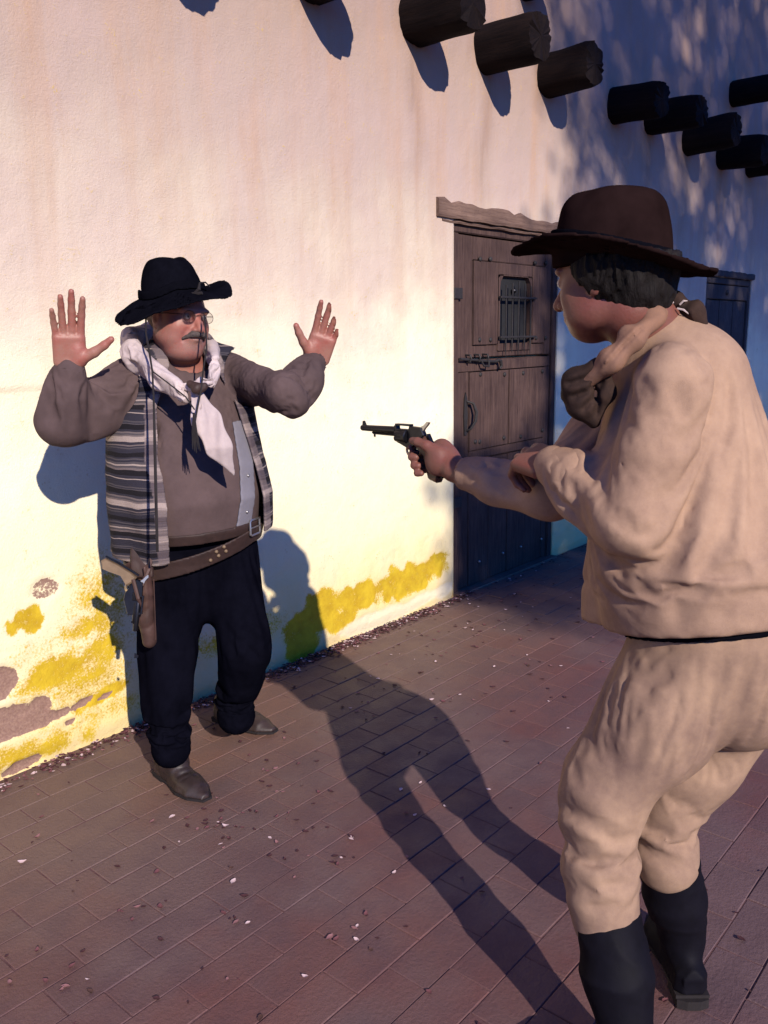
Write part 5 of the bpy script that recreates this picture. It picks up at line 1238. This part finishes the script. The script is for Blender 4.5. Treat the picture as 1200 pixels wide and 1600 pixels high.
for i in range(9):
    c = r_.choice(clumps); h_ = Vector(c[:3]) * .62 + top_ * .38; mid_ = top_ * .45 + h_ * .55 + Vector((r_.uniform(-.12, .12), r_.uniform(-.12, .12), .12)); mb = MB(); mb.tube([top_ - Vector((0, 0, .1)), mid_, h_], [.14, .09, .06], 8)
    e = Vector(c[:3]); mb.tube([h_, e], [.055, .02], 6); hubs.append((h_, e)); mb.build('limb', M['bark'], tree, True)
tw = MB()
for c in clumps[::3]:
    p = Vector(c[:3]); best = min((q for pr in hubs for q in (pr[0], (pr[0]+pr[1])/2, pr[1])), key=lambda q: (q - p).length); tw.tube([best, (best + p)/2 + Vector((r_.uniform(-.06, .06),)*3), p], [.022, .015, .006], 4, False)
tw.build('twigs', M['bark'], tree)

# =================================================================== LITTER: dry petals and pods swept against the wall and strewn on the bricks
t = NT('dry_petals').set(.75, .25); g_ = t.n('ShaderNodeNewGeometry').outputs['Random Per Island']
t.l(t.ramp(g_, [(0, (.050, .018, .022)), (.45, (.12, .045, .052)), (.68, (.20, .095, .10)), (.80, (.07, .035, .03)), (.87, (.46, .34, .35)), (1, (.62, .52, .50))], 'CONSTANT'), t.b.inputs['Base Color']); M['petal'] = t.m
LV, LQ = [], []
def petal(x, y, L_, W_2, z0=.001, pal=None):
    a = r_.uniform(0, 2*math.pi); ca, sa = math.cos(a), math.sin(a); cr = r_.uniform(.15, .9); tl = r_.uniform(-.35, .35); n0 = len(LV); bend = r_.uniform(-.4, .4)
    for i in range(4):
        s_ = i/3 - .5; w_ = W_2 * (.25, 1, .9, .2)[i]
        for k in (-1, 0, 1):
            lx, ly = s_*L_, k*w_ + bend*L_*(s_*s_)*1.2; lz = cr*L_*s_*s_*1.3 + abs(k)*w_*.55 + tl*ly*.5
            LV.append((x + lx*ca - ly*sa, y + lx*sa + ly*ca, z0 + lz))
    for i in range(3):
        for k in range(2): q_ = n0 + i*3 + k; LQ.append((q_, q_+3, q_+4, q_+1))
def heap(u):
    return .25 + .75*max(0, mn.noise((u*1.7, 2.2, 0)) + .25) + (.9 if 2.8 < u < 3.6 else 0) + (.6 if 1.3 < u < 1.8 else 0)
n_ = 0
while n_ < 1500:
    u = r_.uniform(.9, 4.0)
    if r_.random() * 1.9 > heap(u): continue
    d_ = abs(r_.gauss(0, .030)) + .016; s_ = r_.uniform(.6, 1.2); petal(u, -d_ - .012, .019*s_, .0055*s_, .001 + max(0, .05 - d_)*r_.random()*.55); n_ += 1
for _ in range(150):
    u = r_.uniform(4.0, 8); petal(u, -abs(r_.gauss(0, .05)) - .02, .02, .006)
spots = [(355, 1300, 26, 26), (370, 1255, 12, 40), (430, 1230, 10, 45), (560, 1110, 6, 20), (680, 960, 26, 45), (760, 965, 18, 60), (210, 1425, 4, 14), (120, 1530, 6, 26), (540, 1340, 6, 25), (365, 1440, 4, 12), (470, 1320, 10, 40), (560, 1460, 5, 20), (640, 1050, 8, 60), (820, 1060, 8, 70), (1010, 1090, 4, 60), (1150, 1400, 5, 50)]
for (px, py, k_, sp_) in spots:
    for _ in range(k_):
        r0 = ray(px + r_.gauss(0, sp_), py + r_.gauss(0, sp_*.6)); q_ = CAM - r0 * (CAM[2] / r0[2])
        if q_[1] < -.03: s_ = r_.uniform(.5, 1.15); petal(q_[0], q_[1], .020*s_, .0055*s_, .0012)
for _ in range(560):
    u, v_ = r_.uniform(.4, 6.5), -abs(r_.gauss(0, 1.15)) - .04; s_ = r_.uniform(.35, 1.25); petal(u, v_, .020*s_, .006*s_, .0012)
me = bpy.data.meshes.new('fallen_petals'); me.from_pydata(LV, [], LQ); me.update(); me.polygons.foreach_set('use_smooth', [True]*len(me.polygons))
tag(link('fallen_petals', me, None, M['petal']), 'dry dark red and pale petals swept along the wall foot and strewn over bricks', 'petals', kind='stuff')
